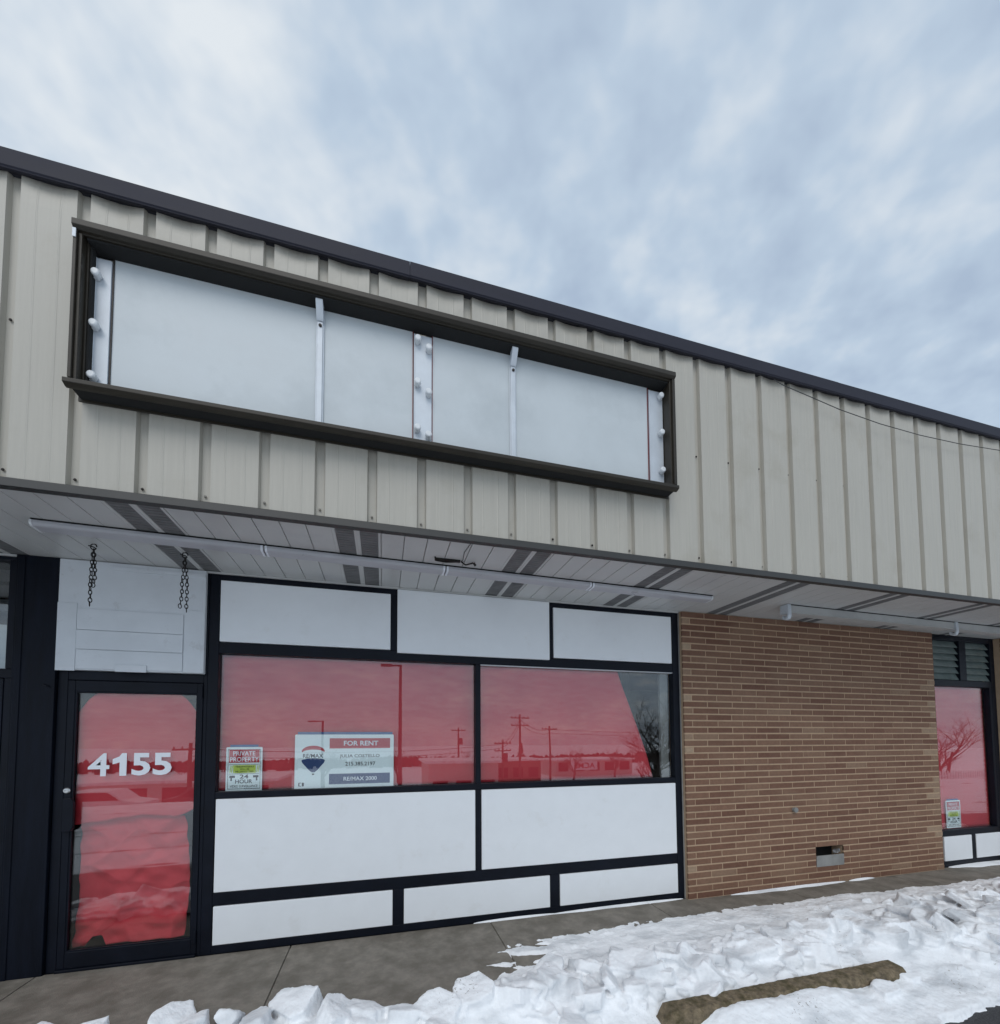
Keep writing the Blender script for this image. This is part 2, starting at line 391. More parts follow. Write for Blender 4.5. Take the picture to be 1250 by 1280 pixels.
# verticals
m.box(fx0, -1.262, 0, .07, 0, ZS-.002)
m.box(2.946, fx1, 0, .07, 0, ZS-.002)
for (z0, z1) in ((2.935, ZS-.002), (2.342, 2.431), (1.190, 1.243), (.365, .464), (0.0, .064)):
    m.box(-1.262, 2.946, 0.001, .068, z0, z1)
m.box(.823, .873, 0, .07, 1.243, 2.342); m.box(.823, .873, 0, .07, .464, 1.190)
m.box(.066, .130, 0, .07, 2.431, 2.935); m.box(1.530, 1.596, 0, .07, 2.431, 2.935)
m.box(.098, .186, 0, .07, .064, .365); m.box(1.539, 1.635, 0, .07, .064, .365)
SF = m.build('storefront_frame', M['black'], B, bevel=.004)
m = MB(); m.box(-1.262, 2.946, .062, .10, 0, 1.2); m.box(-1.262, 2.946, .071, .10, 2.35, 2.99); m.build('backing_board', M['dark'], SF)
panel(-1.258, .062, 2.436, 2.931, SF)
p2 = panel(.120, 1.552, 2.410, 2.975, SF, proud=.022); p2['label'] = 'larger white panel set proud of the frame'
panel(1.600, 2.934, 2.436, 2.931, SF)
panel(-1.254, .819, .468, 1.187, SF); panel(.878, 2.962-.02, .468, 1.187, SF)
panel(-1.254, .095, .068, .361, SF); panel(.190, 1.536, .068, .361, SF); panel(1.639, 2.944, .068, .361, SF)
for (a, b) in ((-1.262, .823), (.873, 2.946)):
    m = MB(); m.box(a-.005, b+.005, .040, .046, 1.238, 2.346); m.build('pane', M['glass'], SF)
m = MB(); m.box(.873, 2.946, .006, .04, 2.3335, 2.3415); m.build('glazing_bead', M['sill'], SF)
m = MB(); m.box(fx1, 3.034, -.004, .03, 0, ZS-.002); m.build('caulk_joint', M['caulk'], SF)

# ---- door 4155 and its surround
def door(x0, x1, gx0, gx1, hinge_right=True, whole=True):
    """frame + leaf; leaf x0..x1, glass gx0..gx1"""
    f = MB()
    zt = 2.094
    f.box(x0, gx0, -.004, .045, .022, zt); f.box(gx1, x1, -.004, .045, .022, zt)
    f.box(gx0, gx1, -.003, .044, 2.014, zt); f.box(gx0, gx1, -.003, .044, .022, .136)
    d = f.build('door', M['black'], B, bevel=.004)
    g = MB(); g.box(gx0-.004, gx1+.004, .018, .024, .132, 2.018); g.build('pane', M['glass'], d)
    b = MB()
    for (a, bb, c, e) in ((gx0, gx0+.010, .136, 2.014), (gx1-.010, gx1, .136, 2.014), (gx0+.010, gx1-.010, 2.004, 2.014), (gx0+.010, gx1-.010, .136, .146)):
        b.box(a, bb, .002, .016, c, e)
    b.build('glazing_bead', M['black'], d)
    return d
DR = door(-2.226, -1.362, -2.182, -1.398)
m = MB(); m.lathe([(.022,0),(.022,-.008),(.016,-.014),(.008,-.015),(.007,-.011)], (-2.204, -.004, 1.288), 20, 'y'); m.build('lock_cylinder', M['steel'], DR, smooth=False)
m = MB(); m.prism([(-2.214, 1.235),(-2.168,1.235),(-2.150,1.20),(-2.150,1.02),(-2.168,.995),(-2.214,.995)], 'y', -.030, -.004); m.build('pull_handle', M['black'], DR, bevel=.004)
for hz in (.1, 1.98): m = MB(); m.box(-1.375, -1.362, -.016, -.004, hz, hz+.093); m.build('hinge', M['black'], DR, bevel=.003)
# digits: body shape from the font, widened and heavy
for dig, a, b in (('4', -2.098, -1.966), ('5', -1.826, -1.706), ('5', -1.690, -1.566)):
    text_mesh('door_digit', DR, [(dig, a, b, 1.385, .170, .018 if dig == '4' else .030, .0165)], M['digits'])
m = MB(); m.prism([(-1.902,1.385),(-1.858,1.385),(-1.858,1.555),(-1.888,1.555),(-1.905,1.530),(-1.946,1.511),(-1.946,1.472),(-1.902,1.486)], 'y', .0160, .0170); m.build('door_digit', M['digits'], DR)
# surround
m = MB()
m.box(-1.360, fx0, 0, .07, 0, 2.165)
m.box(-2.228, -1.360, .0, .07, 2.098, 2.165)
m.box(-2.290, -2.229, .0, .07, 0, 2.165); m.box(-1.360, -1.337, .0, .07, 2.165, ZS-.002)
m.box(-2.228, -1.362, -.02, .07, 0.0, .020)
m.build('door_surround', M['black'], B, bevel=.004)
m = MB(); m.box(-2.545, -2.292, -.028, .08, 0, ZS-.002); m.box(-2.53, -2.49, -.034, -.028, 0, 2.98)
PO = m.build('corner_post', M['blackwood'], B, bevel=.006)
m = MB(); m.tube([(-2.36,-.029,2.055),(-2.335,-.036,2.048),(-2.318,-.029,2.038)], .006, 6); m.build('old_nail', M['black'], PO)
# painted board over the door
m = MB(); m.box(-2.289, -1.352, -.034, .03, 2.168, 2.985)
BD = m.build('door_header_board', M['boardw'], B, bevel=.004)
m = MB()
ins = ((-2.170, -1.492, 2.170, 2.624))
m.box(-2.168, -1.494, -.0435, -.0345, 2.466, 2.622); m.box(-2.168, -1.494, -.0465, -.0345, 2.322, 2.462); m.box(-2.168, -1.494, -.042, -.0345, 2.178, 2.318)
m.build('inset_boards', M['boardw'], BD, bevel=.0015)
for bx in ((-1.92,-1.724,-.054,-.0425,2.160,2.214), (-2.289,-2.172,-.0395,-.0345,2.160,2.66), (-1.490,-1.352,-.0395,-.0345,2.172,2.66)):
    m = MB(); m.box(*bx); m.build('board_batten', M['boardw'], BD, bevel=.002)
m = MB(); m.box(-1.96, -1.352, -.046, -.0345, 2.925, 2.955); m.build('top_batten', M['boardw'], BD, bevel=.002)

# ---- neighbouring door at far left
m = MB()
m.box(-4.6, -2.547, 0, .07, 2.098, 2.165); m.box(-4.6, -2.547, 0, .07, 2.955, ZS-.002); m.box(-2.600, -2.547, .0, .07, 2.165, 2.955)
m.box(-3.55, -3.49, 0, .07, 0, 2.955); m.box(-4.6, -3.55, 0, .07, 0, .1); m.box(-2.600, -2.547, .0, .07, .0, 2.098); m.box(-4.6, -3.55, 0, .07, 1.0, 1.06)
NF = m.build('neighbour_frame', M['black'], B, bevel=.004)
m = MB(); m.box(-3.49, -2.6, .04, .046, 2.165, 2.955); m.box(-4.6, -3.55, .04, .046, .1, 2.955); m.build('pane', M['glass'], NF)
m = MB(); m.box(-3.49, -2.6, .09, .10, 2.165, 2.50); m.build('window_blind', M['signface'], NF)
m = MB()
for z in (2.60, 2.71, 2.82): m.box(-3.49, -2.6, .10, .13, z, z+.09)
m.build('blind_slats', M['interior'], NF)
D2 = door(-3.485, -2.602, -3.44, -2.646)
m = MB(); m.lathe([(.022,0),(.022,-.008),(.016,-.014),(.008,-.015)], (-2.622, -.004, 1.290), 20, 'y'); m.build('lock_cylinder', M['steel'], D2)
m = MB(); m.box(-2.68, -2.628, -.034, -.004, .99, 1.24); m.build('pull_handle', M['black'], D2, bevel=.006)
m = MB(); m.box(-9, -4.6, -.0, .25, 0, ZS); m.build('render_wall', M['caulk'], B)

# ---- brick wall, real bricks on a mortar bed
def bricks(x0, x1, yf, z1, hole=None, parent=B, name='brick_wall', left_return=None):
    CH, BL = .0680, .3215
    m = MB(); rng = random.Random(11)
    nrow = int(z1/CH) + 1
    for r in range(nrow):
        z = r*CH + .007; zt = min(z + CH - .0155, z1)
        if zt - z < .01: continue
        off = [.105, .290][r % 2] if r < 200 else 0
        xs = [x0]; x = x0 + off + rng.uniform(-.008, .008)
        while x < x1:
            xs.append(x); x += BL + rng.uniform(-.004, .004)
        xs.append(x1)
        for i in range(len(xs)-1):
            a, b = xs[i] + (.0055 if i else 0), xs[i+1] - (.0055 if i < len(xs)-2 else 0)
            if b - a < .02: continue
            t = rng.random()
            m.cur = min(.84, .16 + .62*t if rng.random() > .15 else .05*t + .0) if rng.random() > .02 else .86
            if i == 0 and r % 2 == 0 and rng.random() < .5: m.cur = rng.uniform(.84, .95)
            if i == len(xs)-2 and rng.random() < .3: m.cur = rng.uniform(.82, .92)
            segs = [(a, b)]
            if hole and z < hole[3]-.01 and zt > hole[2]+.01:
                segs = []
                if a < hole[0]: segs.append((a, min(b, hole[0])))
                if b > hole[1]: segs.append((max(a, hole[1]), b))
            for (p, q) in segs:
                if q - p > .012:
                    dy = rng.uniform(-.0012, .0012)
                    m.box(p, q, yf+dy, yf+.02, z + rng.uniform(-.0008,.0008), zt)
    return m.build(name, M['brick'], parent, bevel=.0022, segs=1)
YB = -.05
hole = (4.735, 5.150, .196, .420)
BW = bricks(3.034, 6.800, YB, ZS-.008, hole)
m = MB()
xa, xb, h0, h1 = 3.036, 6.798, hole[2], hole[3]
m.box(xa, hole[0]+.0, YB+.0042, .2, 0, ZS-.004); m.box(hole[1], xb, YB+.0042, .2, 0, ZS-.004)
m.box(hole[0], hole[1], YB+.0043, .2, 0, h0+.002); m.box(hole[0], hole[1], YB+.0043, .2, h1-.002, ZS-.004)
m.build('mortar_bed', M['mortar'], BW)
m = MB(); m.box(hole[0]-.01, hole[1]+.01, .09, .12, h0-.02, h1+.02); m.build('vent_cavity', M['dark'], BW)
m = MB(); m.box(hole[0]+.004, hole[1]-.004, YB-.003, YB+.012, h0-.004, h0+.118); m.build('vent_cover_plate', M['caulk'], BW, bevel=.002)
# crumpled foil scrap
m = MB()
def foil(u, v):
    x = 5.0+.11*u; z = .328+.045*v
    return (x, -.035+.05*noise.noise(Vector((x*40, z*45, 1))), z + .02*noise.noise(Vector((x*30, z*30, 5))))
m.grid(foil, 14, 8); m.build('foil_scrap', M['foil'], BW)
m = MB(); m.lathe([(.026,0),(.026,-.016),(.030,-.018),(.030,-.034),(.012,-.036)], (4.435, YB, .85), 8, 'y'); m.build('pipe_cap', M['caulk'], BW)
m = MB(); m.box(3.034, 3.040, YB+.001, .02, 0, ZS-.01)
# brick pier right of the small window
BP = bricks(8.085, 9.6, YB-.03, ZS-.008, None, B, 'brick_pier')
m = MB(); m.box(8.087, 9.598, YB-.0258, .2, 0, ZS-.004); m.build('mortar_bed', M['mortar'], BP)
m = MB(); m.box(9.6, XR, 0, .2, 0, ZS); m.build('render_wall', M['caulk'], B)

# ---- right-hand window
m = MB()
m.box(6.803, 6.889, 0, .07, 0, ZS-.002); m.box(8.0, 8.083, 0, .07, 0, ZS-.002)
for (z0, z1) in ((2.925, ZS-.002), (2.318, 2.400), (.385, .458), (0., .072)):
    m.box(6.889, 8.0, .001, .068, z0, z1)
m.box(7.388, 7.520, 0, .07, 2.400, 2.925); m.box(7.425, 7.505, 0, .07, .072, .385)
m.box(7.950, 8.0, 0, .07, .458, 2.318)
RW = m.build('window_frame', M['black'], B, bevel=.004)
panel(6.905, 7.421, .076, .381, RW); panel(7.509, 7.996, .076, .381, RW)
m = MB(); m.box(6.889, 8.0, .06, .1, 0, .40); m.build('backing_board', M['dark'], RW)
m = MB(); m.box(6.885, 7.954, .040, .046, .454, 2.322); m.build('pane', M['glass'], RW)
for (a, b) in ((6.895, 7.383), (7.525, 7.995)):
    for q in range(6):
        z = 2.408 + q*.0865
        Mx = Matrix.Translation(((a+b)/2, .035, z+.045)) @ Matrix.Rotation(R(-24), 4, 'X')
        m = MB(); w = (b-a)/2; m.box(-w, w, -.003, .003, -.050, .050, Mx); m.build('louvre_blade', M['louvre'], RW)
m = MB(); m.box(6.889, 8.0, .085, .10, 2.40, 2.93); m.build('louvre_backing', M['interior'], RW)

# ---- shell of the building behind the storefront
m = MB()
m.box(-9, 22, 7.0, 7.2, -.1, 4.3); m.box(-9, -8.8, .3, 7, -.1, 4.3); m.box(21.8, 22, .3, 7, -.1, 4.3)
m.box(2.8, 2.9, .75, 7, 0, 3.2); m.box(-2.46, -2.38, .25, 7, 0, 3.2)
m.box(-9, 22, -.0, 7, 3.05, 3.15); m.build('shell_walls', M['interior'], B)
m = MB(); m.box(2.855, 2.945, .10, .13, 1.2, 2.4); m.build('inner_post', M['caulk'], B)
m = MB(); m.box(-9, 22, .07, 7, -.1, 0.005); m.build('floor_slab', M['interior'], B)

# ------------------------------------------------------------------ red paper behind the glass
def nz3(x, y, z): return noise.noise(Vector((x, y, z)))
def paper(name, fn_edge, label, seed, nu, nv, y0, amp, group=None, crumple=0.0):
    m = MB()
    def f(u, v):
        x, z = fn_edge(u, v)
        y = y0 + amp*nz3(x*1.3+seed, z*1.1, seed) + amp*.35*nz3(x*4+seed, z*3, seed*2)
        if crumple:
            d = noise.voronoi(Vector((x*3.2+seed, z*4.2, .3)))[0]
            y += crumple*(d[1]-d[0])*1.2 + crumple*.5*nz3(x*9, z*12, seed)
        return (x, y, z)
    m.grid(f, nu, nv)
    o = m.build(name, M['paper'], None, smooth=True)
    s = o.modifiers.new('thick', 'SOLIDIFY'); s.thickness = .0006
    return tag(o, label, 'window covering', group)
def rect(x0, x1, z0, z1): return lambda u, v: (x0+(x1-x0)*u, z0+(z1-z0)*v)
G = 'red paper covering the shop windows'
paper('window_paper', rect(-1.27, .83, 1.246, 2.345), 'red paper filling the wide window behind the for rent sign', 2.2, 90, 50, .095, .016, G, .006)
def skew(u, v):
    z = 1.246 + 1.1*v
    xr = 2.735 + (2.350-2.735)*v + .012*math.sin(v*5)
    return (.868 + (xr-.868)*u, z)
paper('window_paper', skew, 'red paper with a slanted right edge leaving dark glass bare beside the brick wall', 5.1, 60, 36, .085, .010, G, .003)
paper('window_paper', rect(6.88, 7.96, .45, 2.33), 'tall red paper in the narrow window at far right beyond the brick wall', 8.4, 30, 40, .08, .008, G)
def doortop(u, v):
    # corners cut off at the top, torn lower edge
    zb = 1.030 + .085*u + .016*nz3(u*7, 3, 1) - (.05*(1-abs(u-.82)/.18) if u > .64 else 0)
    c = min(1, min(u, 1-u)/.17)
    zt = 2.012 - .150*(1-c)**1.6
    x = -2.186 + .770*u
    return (x, zb + (zt-zb)*v)
paper('door_paper', doortop, 'upper red paper sheet with cut corners inside the door behind the white digits', 1.7, 60, 60, .050, .006, 'torn red papers inside the door', .010)
def doorlow(u, v):
    z0 = .128 + (.0 if u < .10 else (.075*min(1,(u-.10)/.08) if u < .26 else (.075*max(0,1-(u-.26)/.04)))) + .006*nz3(u*9, 1, 4)
    z = z0 + (1.13 - .07*ss((u-.72)/.2) - z0)*v
    xl = -2.188 + .034*math.sin(v*2.6) + .006*nz3(v*9, 8, 1)
    xr = -1.485 + .040*math.sin(v*3.4) + .008*nz3(v*8, 2, 9)
    return (xl + (xr-xl)*u, z)
paper('door_paper', doorlow, 'lower crumpled red paper sheet with ragged sides and a torn notch inside the door', 6.3, 110, 110, .078, .010, 'torn red papers inside the door', .045)

# ------------------------------------------------------------------ signs in the windows
def board(parent, name, x0, x1, z0, z1, y, mt, th=.003, bev=.0, ch=.006):
    m = MB(); c = ch
    m.prism([(x0+c,z0),(x1-c,z0),(x1,z0+c),(x1,z1-c),(x1-c,z1),(x0+c,z1),(x0,z1-c),(x0,z0+c)], 'y', y, y+th)
    return m.build(name, mt, parent)
ys = .055
rs = empty('for_rent_sign', (-.3, ys, 1.238), 'wide white and blue for rent sign with a balloon emblem in the big window', 'sign')
x0, x1, z0, z1 = -.703, .097, 1.238, 1.694
board(rs, 'sign_board', x0, x1, z0, z1, ys, M['signw'])
m = MB(); m.box(x0+.02, x1-.01, ys+.003, ys+.0045, z1-.01, z1+.022); m.build('tape', M['bluetape'], rs)
m = MB(); m.box(-.432, .066, ys-.0012, ys-.0002, 1.575, 1.662); m.build('red_band', M['signred'], rs)
m = MB(); m.box(-.434, .066, ys-.0012, ys-.0002, 1.272, 1.360); m.build('blue_band', M['signblue'], rs)
for t_, mt_ in ((('FOR RENT', -.318, -.034, 1.598, .042, .022, ys-.0016), 'digits'), (('RE/MAX 2000', -.318, -.044, 1.299, .034, .018, ys-.0016), 'digits'), (('JULIA COSTELLO', -.350, -.022, 1.490, .034, .010, ys-.0006), 'signink'),
                (('215.385.2197', -.305, -.058, 1.426, .033, .010, ys-.0006), 'signink'), (('RE/MAX', -.640, -.482, 1.498, .034, .016, ys-.0006), 'signink')):
    text_mesh('lettering', rs, [t_], M[mt_])
# balloon emblem: red cap, white band, blue lower half tapering to a basket
def arc(cx, cz, rx, rz, a0, a1, n=16): return [(cx+rx*math.cos(R(a0+(a1-a0)*i/n)), cz+rz*math.sin(R(a0+(a1-a0)*i/n))) for i in range(n+1)]
cx = -.560
m = MB(); m.prism(arc(cx, 1.548, .092, .052, 8, 172) + arc(cx, 1.540, .086, .028, 170, 10), 'y', ys-.0012, ys-.0002); m.build('balloon_cap', M['signred'], rs)
m = MB(); m.prism(arc(cx, 1.475, .092, .020, 175, 5) + [(cx+.086,1.458),(cx+.030,1.392),(cx+.010,1.377),(cx-.010,1.377),(cx-.030,1.392),(cx-.086,1.458)], 'y', ys-.0012, ys-.0002); m.build('balloon_body', M['signblue'], rs)
m = MB(); m.prism([(cx-.010,1.366),(cx+.010,1.366),(cx+.006,1.354),(cx-.006,1.354)], 'y', ys-.0012, ys-.0002); m.build('balloon_basket', M['signink'], rs)
m = MB(); m.box(-.672,-.664,ys-.0012,ys-.0002,1.262,1.292); m.box(-.672,-.650,ys-.0012,ys-.0002,1.262,1.266); m.box(-.672,-.650,ys-.0012,ys-.0002,1.288,1.292); m.box(-.645,-.630,ys-.0012,ys-.0002,1.262,1.292)
m.build('small_mark', M['signink'], rs)

def private_sign(x0, z0, sc, label, wide=.262):
    h = .355
    e = empty('private_property_sign', (x0, ys, z0), label, 'sign', 'private property warning signs')
    X = lambda u: x0 + u*wide
    Z = lambda v: z0 + v*h
    board(e, 'sign_board', X(0), X(1), Z(0), Z(1), ys, M['signw'])
    m = MB(); m.box(X(.10), X(.88), ys+.003, ys+.0045, Z(.97), Z(1.055)); m.build('tape', M['bluetape'], e)
    y = ys
    m = MB(); m.box(X(.08), X(.92), y-.0012, y-.0002, Z(.645), Z(.945)); m.build('red_band', M['signred'], e)
    m = MB()
    for (a, b, c, d) in ((.05,.06,.05,.95),(.94,.95,.05,.95),(.06,.94,.05,.062),(.06,.94,.938,.95),(.08,.92,.60,.608),(.08,.92,.388,.396)):
        m.box(X(a), X(b), y-.0009, y-.0002, Z(c), Z(d))
    for s in (0, 1):   # camera marks
        fl = lambda u: (1-u) if s else u
        xs = sorted((X(fl(.10)), X(fl(.25))))
        m.box(xs[0], xs[1], y-.0009, y-.0002, Z(.305), Z(.355)); q = sorted((X(fl(.13)), X(fl(.17)))); m.box(q[0], q[1], y-.0009, y-.0002, Z(.235), Z(.304))
    m.build('black_marks', M['signink'], e)
    m = MB(); m.box(X(.20), X(.82), y-.0012, y-.0002, Z(.41), Z(.59)); m.build('yellow_band', M['signlime'], e)
    for u in (.10, .14, .84, .88): m = MB(); m.prism([(X(u), Z(.42)), (X(u+.02), Z(.42)), (X(u+.05), Z(.58)), (X(u+.03), Z(.58))], 'y', y-.0012, y-.0002); m.build('warning_stripe', M['signlime'], e)
    for t_ in (('PRIVATE', X(.19), X(.80), Z(.805), .036, .012, y-.0016), ('PROPERTY', X(.11), X(.90), Z(.665), .040, .012, y-.0016)): text_mesh('lettering', e, [t_], M['digits'])
    for t_ in (('TRESPASSERS', X(.25), X(.77), Z(.535), .013, .01, y-.0016), ('WILL BE', X(.38), X(.64), Z(.482), .012, .01, y-.0016), ('PROSECUTED', X(.26), X(.76), Z(.425), .013, .01, y-.0016),
        ('24', X(.38), X(.62), Z(.285), .032, .02, y-.0008), ('HOUR', X(.26), X(.73), Z(.175), .032, .016, y-.0008), ('VIDEO SURVEILLANCE', X(.12), X(.88), Z(.085), .020, .008, y-.0008)): text_mesh('lettering', e, [t_], M['signink'])
    return e
private_sign(-1.208, 1.238, 1, 'private property sign beside the for rent sign in the big window')
private_sign(7.075, .470, 1, 'small private property sign low in the narrow window beyond the brick wall', .272)

# ------------------------------------------------------------------ empty sign cabinet on the fascia
S = .12
sx0, sx1, sz0, sz1 = -1.567, 2.070, 3.458, 4.338
yo = -D - S
SC = empty('sign_cabinet', (sx0, -D, sz0), 'long empty bronze framed sign cabinet with pale backing sheets mounted on the fascia', 'sign')
m = MB()
ft = .034
# sides, top, bottom boxes (the bottom and top lips flare outwards)
m.prism([(yo-.012, sz1+.010), (yo-.012, sz1-.022), (yo+.004, sz1-.034), (yo+.02, sz1-.034), (yo+.02, sz1-.040), (-D-.002, sz1-.040), (-D-.002, sz1-.005), (yo+.02, sz1-.002)], 'x', sx0-.004, sx1+.004)
m.prism([(yo-.012, sz0+.008), (yo-.012, sz0+.030), (yo+.006, sz0+.040), (yo+.022, sz0+.040), (-D-.002, sz0+.034), (-D-.002, sz0-.004), (-D-.010, sz0-.004), (-D-.010, sz0+.024), (yo+.026, sz0+.024), (yo+.026, sz0-.002), (yo+.010, sz0-.002)], 'x', sx0-.014, sx1+.008)
m.box(sx0, sx0+.016, yo-.002, -D-.002, sz0+.041, sz1-.041); m.box(sx0+.016, sx0+.032, yo+.012, -D-.003, sz0+.041, sz1-.041); m.box(sx0+.032, sx0+.042, yo+.05, -D-.004, sz0+.041, sz1-.041)
m.box(sx1-.022, sx1, yo-.002, -D-.002, sz0+.041, sz1-.041); m.box(sx1-.036, sx1-.022, yo+.016, -D-.003, sz0+.041, sz1-.041)
CF = m.build('cabinet_frame', M['bronze'], SC, bevel=.0025)
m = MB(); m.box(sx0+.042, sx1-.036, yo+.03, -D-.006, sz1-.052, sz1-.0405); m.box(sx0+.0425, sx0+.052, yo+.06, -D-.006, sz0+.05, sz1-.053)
m.box(sx0+.002, sx1-.002, yo+.0265, -D-.0105, sz0+.010, sz0+.0235); m.build('cabinet_shade_lining', M['dark'], SC)  # near-black sheets: shade inside and under the cabinet put into their colour
m = MB(); m.box(sx0-.001, sx0+.014, yo-.006, yo-.0022, sz1-.085, sz1-.038); m.build('corner_clip', M['galv'], SC)
yb = -D - .010
def sheet(a, b):
    m = MB()
    def f(u, v):
        x = a+(b-a)*u; z = sz0+.032+(sz1-.052-sz0-.032)*v
        return (x, yb - .004*max(0,nz3(x*1.1, z*1.3, 4)) - .0022, z)
    m.grid(f, 24, 14)
    o = m.build('backing_sheet', M['signface'], SC, smooth=True, recalc=False); return o
sheet(-1.440, .172); sheet(.296, 1.905)
for (a, b) in ((-1.444, -1.439), (.170, .175), (.294, .2985), (1.904, 1.909)):
    m = MB(); m.box(a, b, yb-.009, yb, sz0+.034, sz1-.055); m.build('sheet_edge', M['redline'] if a not in (-1.444,) else M['rust'], SC)
def plate(a, b):
    m = MB(); m.box(a, b, yb-.016, yb-.001, sz0+.033, sz1-.075); m.box(a+.0, a+.006, yb-.020, yb-.0162, sz0+.033, sz1-.075)
    p = m.build('mounting_plate', M['galv'], SC, bevel=.002); return p
P1 = plate(-1.570+.052, -1.447); P2 = plate(.178, .292); P3 = plate(1.912, 2.030)
def holder(x, z, side, parent):
    m = MB()
    m.box(x-.012, x+.012, yb-.035, yb-.0165, z-.020, z+.018)
    m.lathe([(.019,0),(.021,-.012),(.021,-.030),(.016,-.036)], (x+side*.004, yb-.022, z), 14, 'y')
    m.build('lampholder', M['lampw'], parent, bevel=.003)
for z in (4.150, 3.865, 3.578): holder(-1.505, z, 1, P1)
for (x, z) in ((.197, 4.210), (.197, 3.922), (.197, 3.62)): holder(x, z, 1, P2)
for (x, z) in ((.274, 4.165), (.274, 3.868), (.274, 3.586)): holder(x, z, -1, P2)
for z in (4.215, 3.93, 3.64): holder(2.003, z, -1, P3)
for x in (-.385, .845):
    m = MB(); m.box(x-.024, x+.024, yb-.012, yb-.006, sz0+.034, sz1-.06); m.box(x-.016, x+.016, yb-.022, yb-.0121, sz0+.034, sz1-.06)
    b = m.build('support_bar', M['galv'], SC, bevel=.003)
    m = MB(); m.prism([(yb-.026, 4.19), (yb-.020, 4.285), (yo+.035, 4.285), (yo+.030, 4.272), (yb-.034, 4.20)], 'x', x-.020, x+.020); m.build('hook_bracket', M['galv'], b, bevel=.002)
    m = MB()
    for z in (4.165, sz0+.058): m.lathe([(.010,0),(.010,-.005),(.005,-.008)], (x+.001, yb-.0222, z), 8, 'y')
    m.build('bolt', M['rust'], b)

# ------------------------------------------------------------------ fluorescent fixtures under the soffit
F1 = empty('strip_light', (0, -.6, ZS), 'long white strip light under the soffit above the shop door and windows', 'strip light', 'strip lights under the soffit')
pa, pb = Vector((-2.06,-.668,0)), Vector((2.99,-.535,0))
dv = (pb-pa); L1 = dv.length; ang = math.atan2(dv.y, dv.x)
MX = Matrix.Translation(pa) @ Matrix.Rotation(ang, 4, 'Z')
def prismM(m, poly, a, b, Mx):
    n = len(poly)
    vs = [Mx @ Vector((a, u, v)) for u, v in poly] + [Mx @ Vector((b, u, v)) for u, v in poly]
    m.add(vs, [tuple(range(n)), tuple(range(2*n-1, n-1, -1))] + [(i,(i+1)%n,(i+1)%n+n,i+n) for i in range(n)])
m = MB(); prismM(m, [(.012,ZS-.003),(.012,ZS-.022),(.10,ZS-.022),(.10,ZS-.003)], .01, L1-.01, MX); m.build('housing', M['soffit'], F1)
m = MB(); m.box(0, L1, -.004, .0115, ZS-.0073, ZS-.0005, MX); m.build('shadow_gap_strip', M['dark'], F1)  # dark strip standing in for the shadow gap between fixture and soffit
dpoly = [(.0,ZS-.0075),(-.001,ZS-.026),(.004,ZS-.037),(.014,ZS-.043),(.085,ZS-.046),(.104,ZS-.040),(.110,ZS-.026),(.108,ZS-.0075)]
m = MB()
for i in range(4): prismM(m, dpoly, L1*i/4+.004, L1*(i+1)/4-.004, MX)
m.build('diffuser', M['diff'], F1, bevel=.003)
for i in (1, 2, 3):
    xx = L1*i/4
    m = MB(); prismM(m, [(u*1.0 + (.003 if u > .05 else -.003), v-.003) for u, v in dpoly], xx-.020, xx-.006, MX); prismM(m, [(u + (.003 if u > .05 else -.003), v-.003) for u, v in dpoly], xx+.006, xx+.020, MX)
    m.build('joint_clip', M['digits'], F1)
for s, xx in ((0, -.006), (1, L1-.006)):
    m = MB(); prismM(m, [(u*1.0 + (.003 if u > .05 else -.003), v-.002) for u, v in dpoly], xx, xx+.012, MX); m.build('end_cap', M['lampw'], F1)

F2 = empty('strip_light', (6, -.5, ZS), 'bare white light channel with hooked brackets under the soffit above the brick wall', 'strip light', 'strip lights under the soffit')
pa = Vector((3.93,-.505,0)); MX = Matrix.Translation(pa) @ Matrix.Rotation(R(.8), 4, 'Z')
m = MB(); prismM(m, [(0,ZS-.003),(-.003,ZS-.078),(-.012,ZS-.084),(-.012,ZS-.090),(.085,ZS-.090),(.085,ZS-.084),(.072,ZS-.078),(.068,ZS-.003)], 0, 4.95, MX); m.build('channel', M['chan'], F2, bevel=.002)
m = MB(); m.box(0, 4.95, -.005, .0, ZS-.008, ZS-.0005, MX); m.build('shadow_gap_strip', M['dark'], F2)  # dark strip again, shade along the channel top put into its colour
for xx in (-.004, 2.515, 4.95):
    m = MB(); prismM(m, [(-.016,ZS-.004),(-.020,ZS-.115),(-.008,ZS-.150),(.020,ZS-.160),(.045,ZS-.145),(.052,ZS-.115),(.040,ZS-.110),(.032,ZS-.130),(.018,ZS-.140),(.0,ZS-.130),(-.006,ZS-.10),(.07,ZS-.092),(.07,ZS-.004)], xx-.022, xx+.022, MX); m.build('hook_bracket', M['galv'], F2, bevel=.002)

# broken junction on the soffit
J = empty('junction_box', (.47, -.70, ZS), 'small broken bracket with loose wire ends hanging under the soffit', 'bracket')
m = MB(); m.box(.365, .555, -.722, -.700, ZS-.016, ZS-.0015); m.tube([(.365,-.735,ZS-.004),(.37,-.71,ZS-.018),(.45,-.700,ZS-.020),(.545,-.705,ZS-.010)], .006, 6)
m.build('bracket_bar', M['chain'], J)
m = MB(); m.tube([(.560,-.715,ZS-.010),(.60,-.70,ZS-.026),(.655,-.712,ZS-.010)], .006, 6); m.tube([(.66,-.712,ZS-.01),(.675,-.70,ZS-.024)], .009, 8); m.build('wire_end', M['chain'], J)
m = MB(); m.tube([(.575,-.705,ZS-.006),(.56,-.86,ZS-.004),(.578,-1.02,ZS-.004),(.565,-1.08,ZS-.004)], .0022, 5); m.build('thin_wire', M['rust'], J)

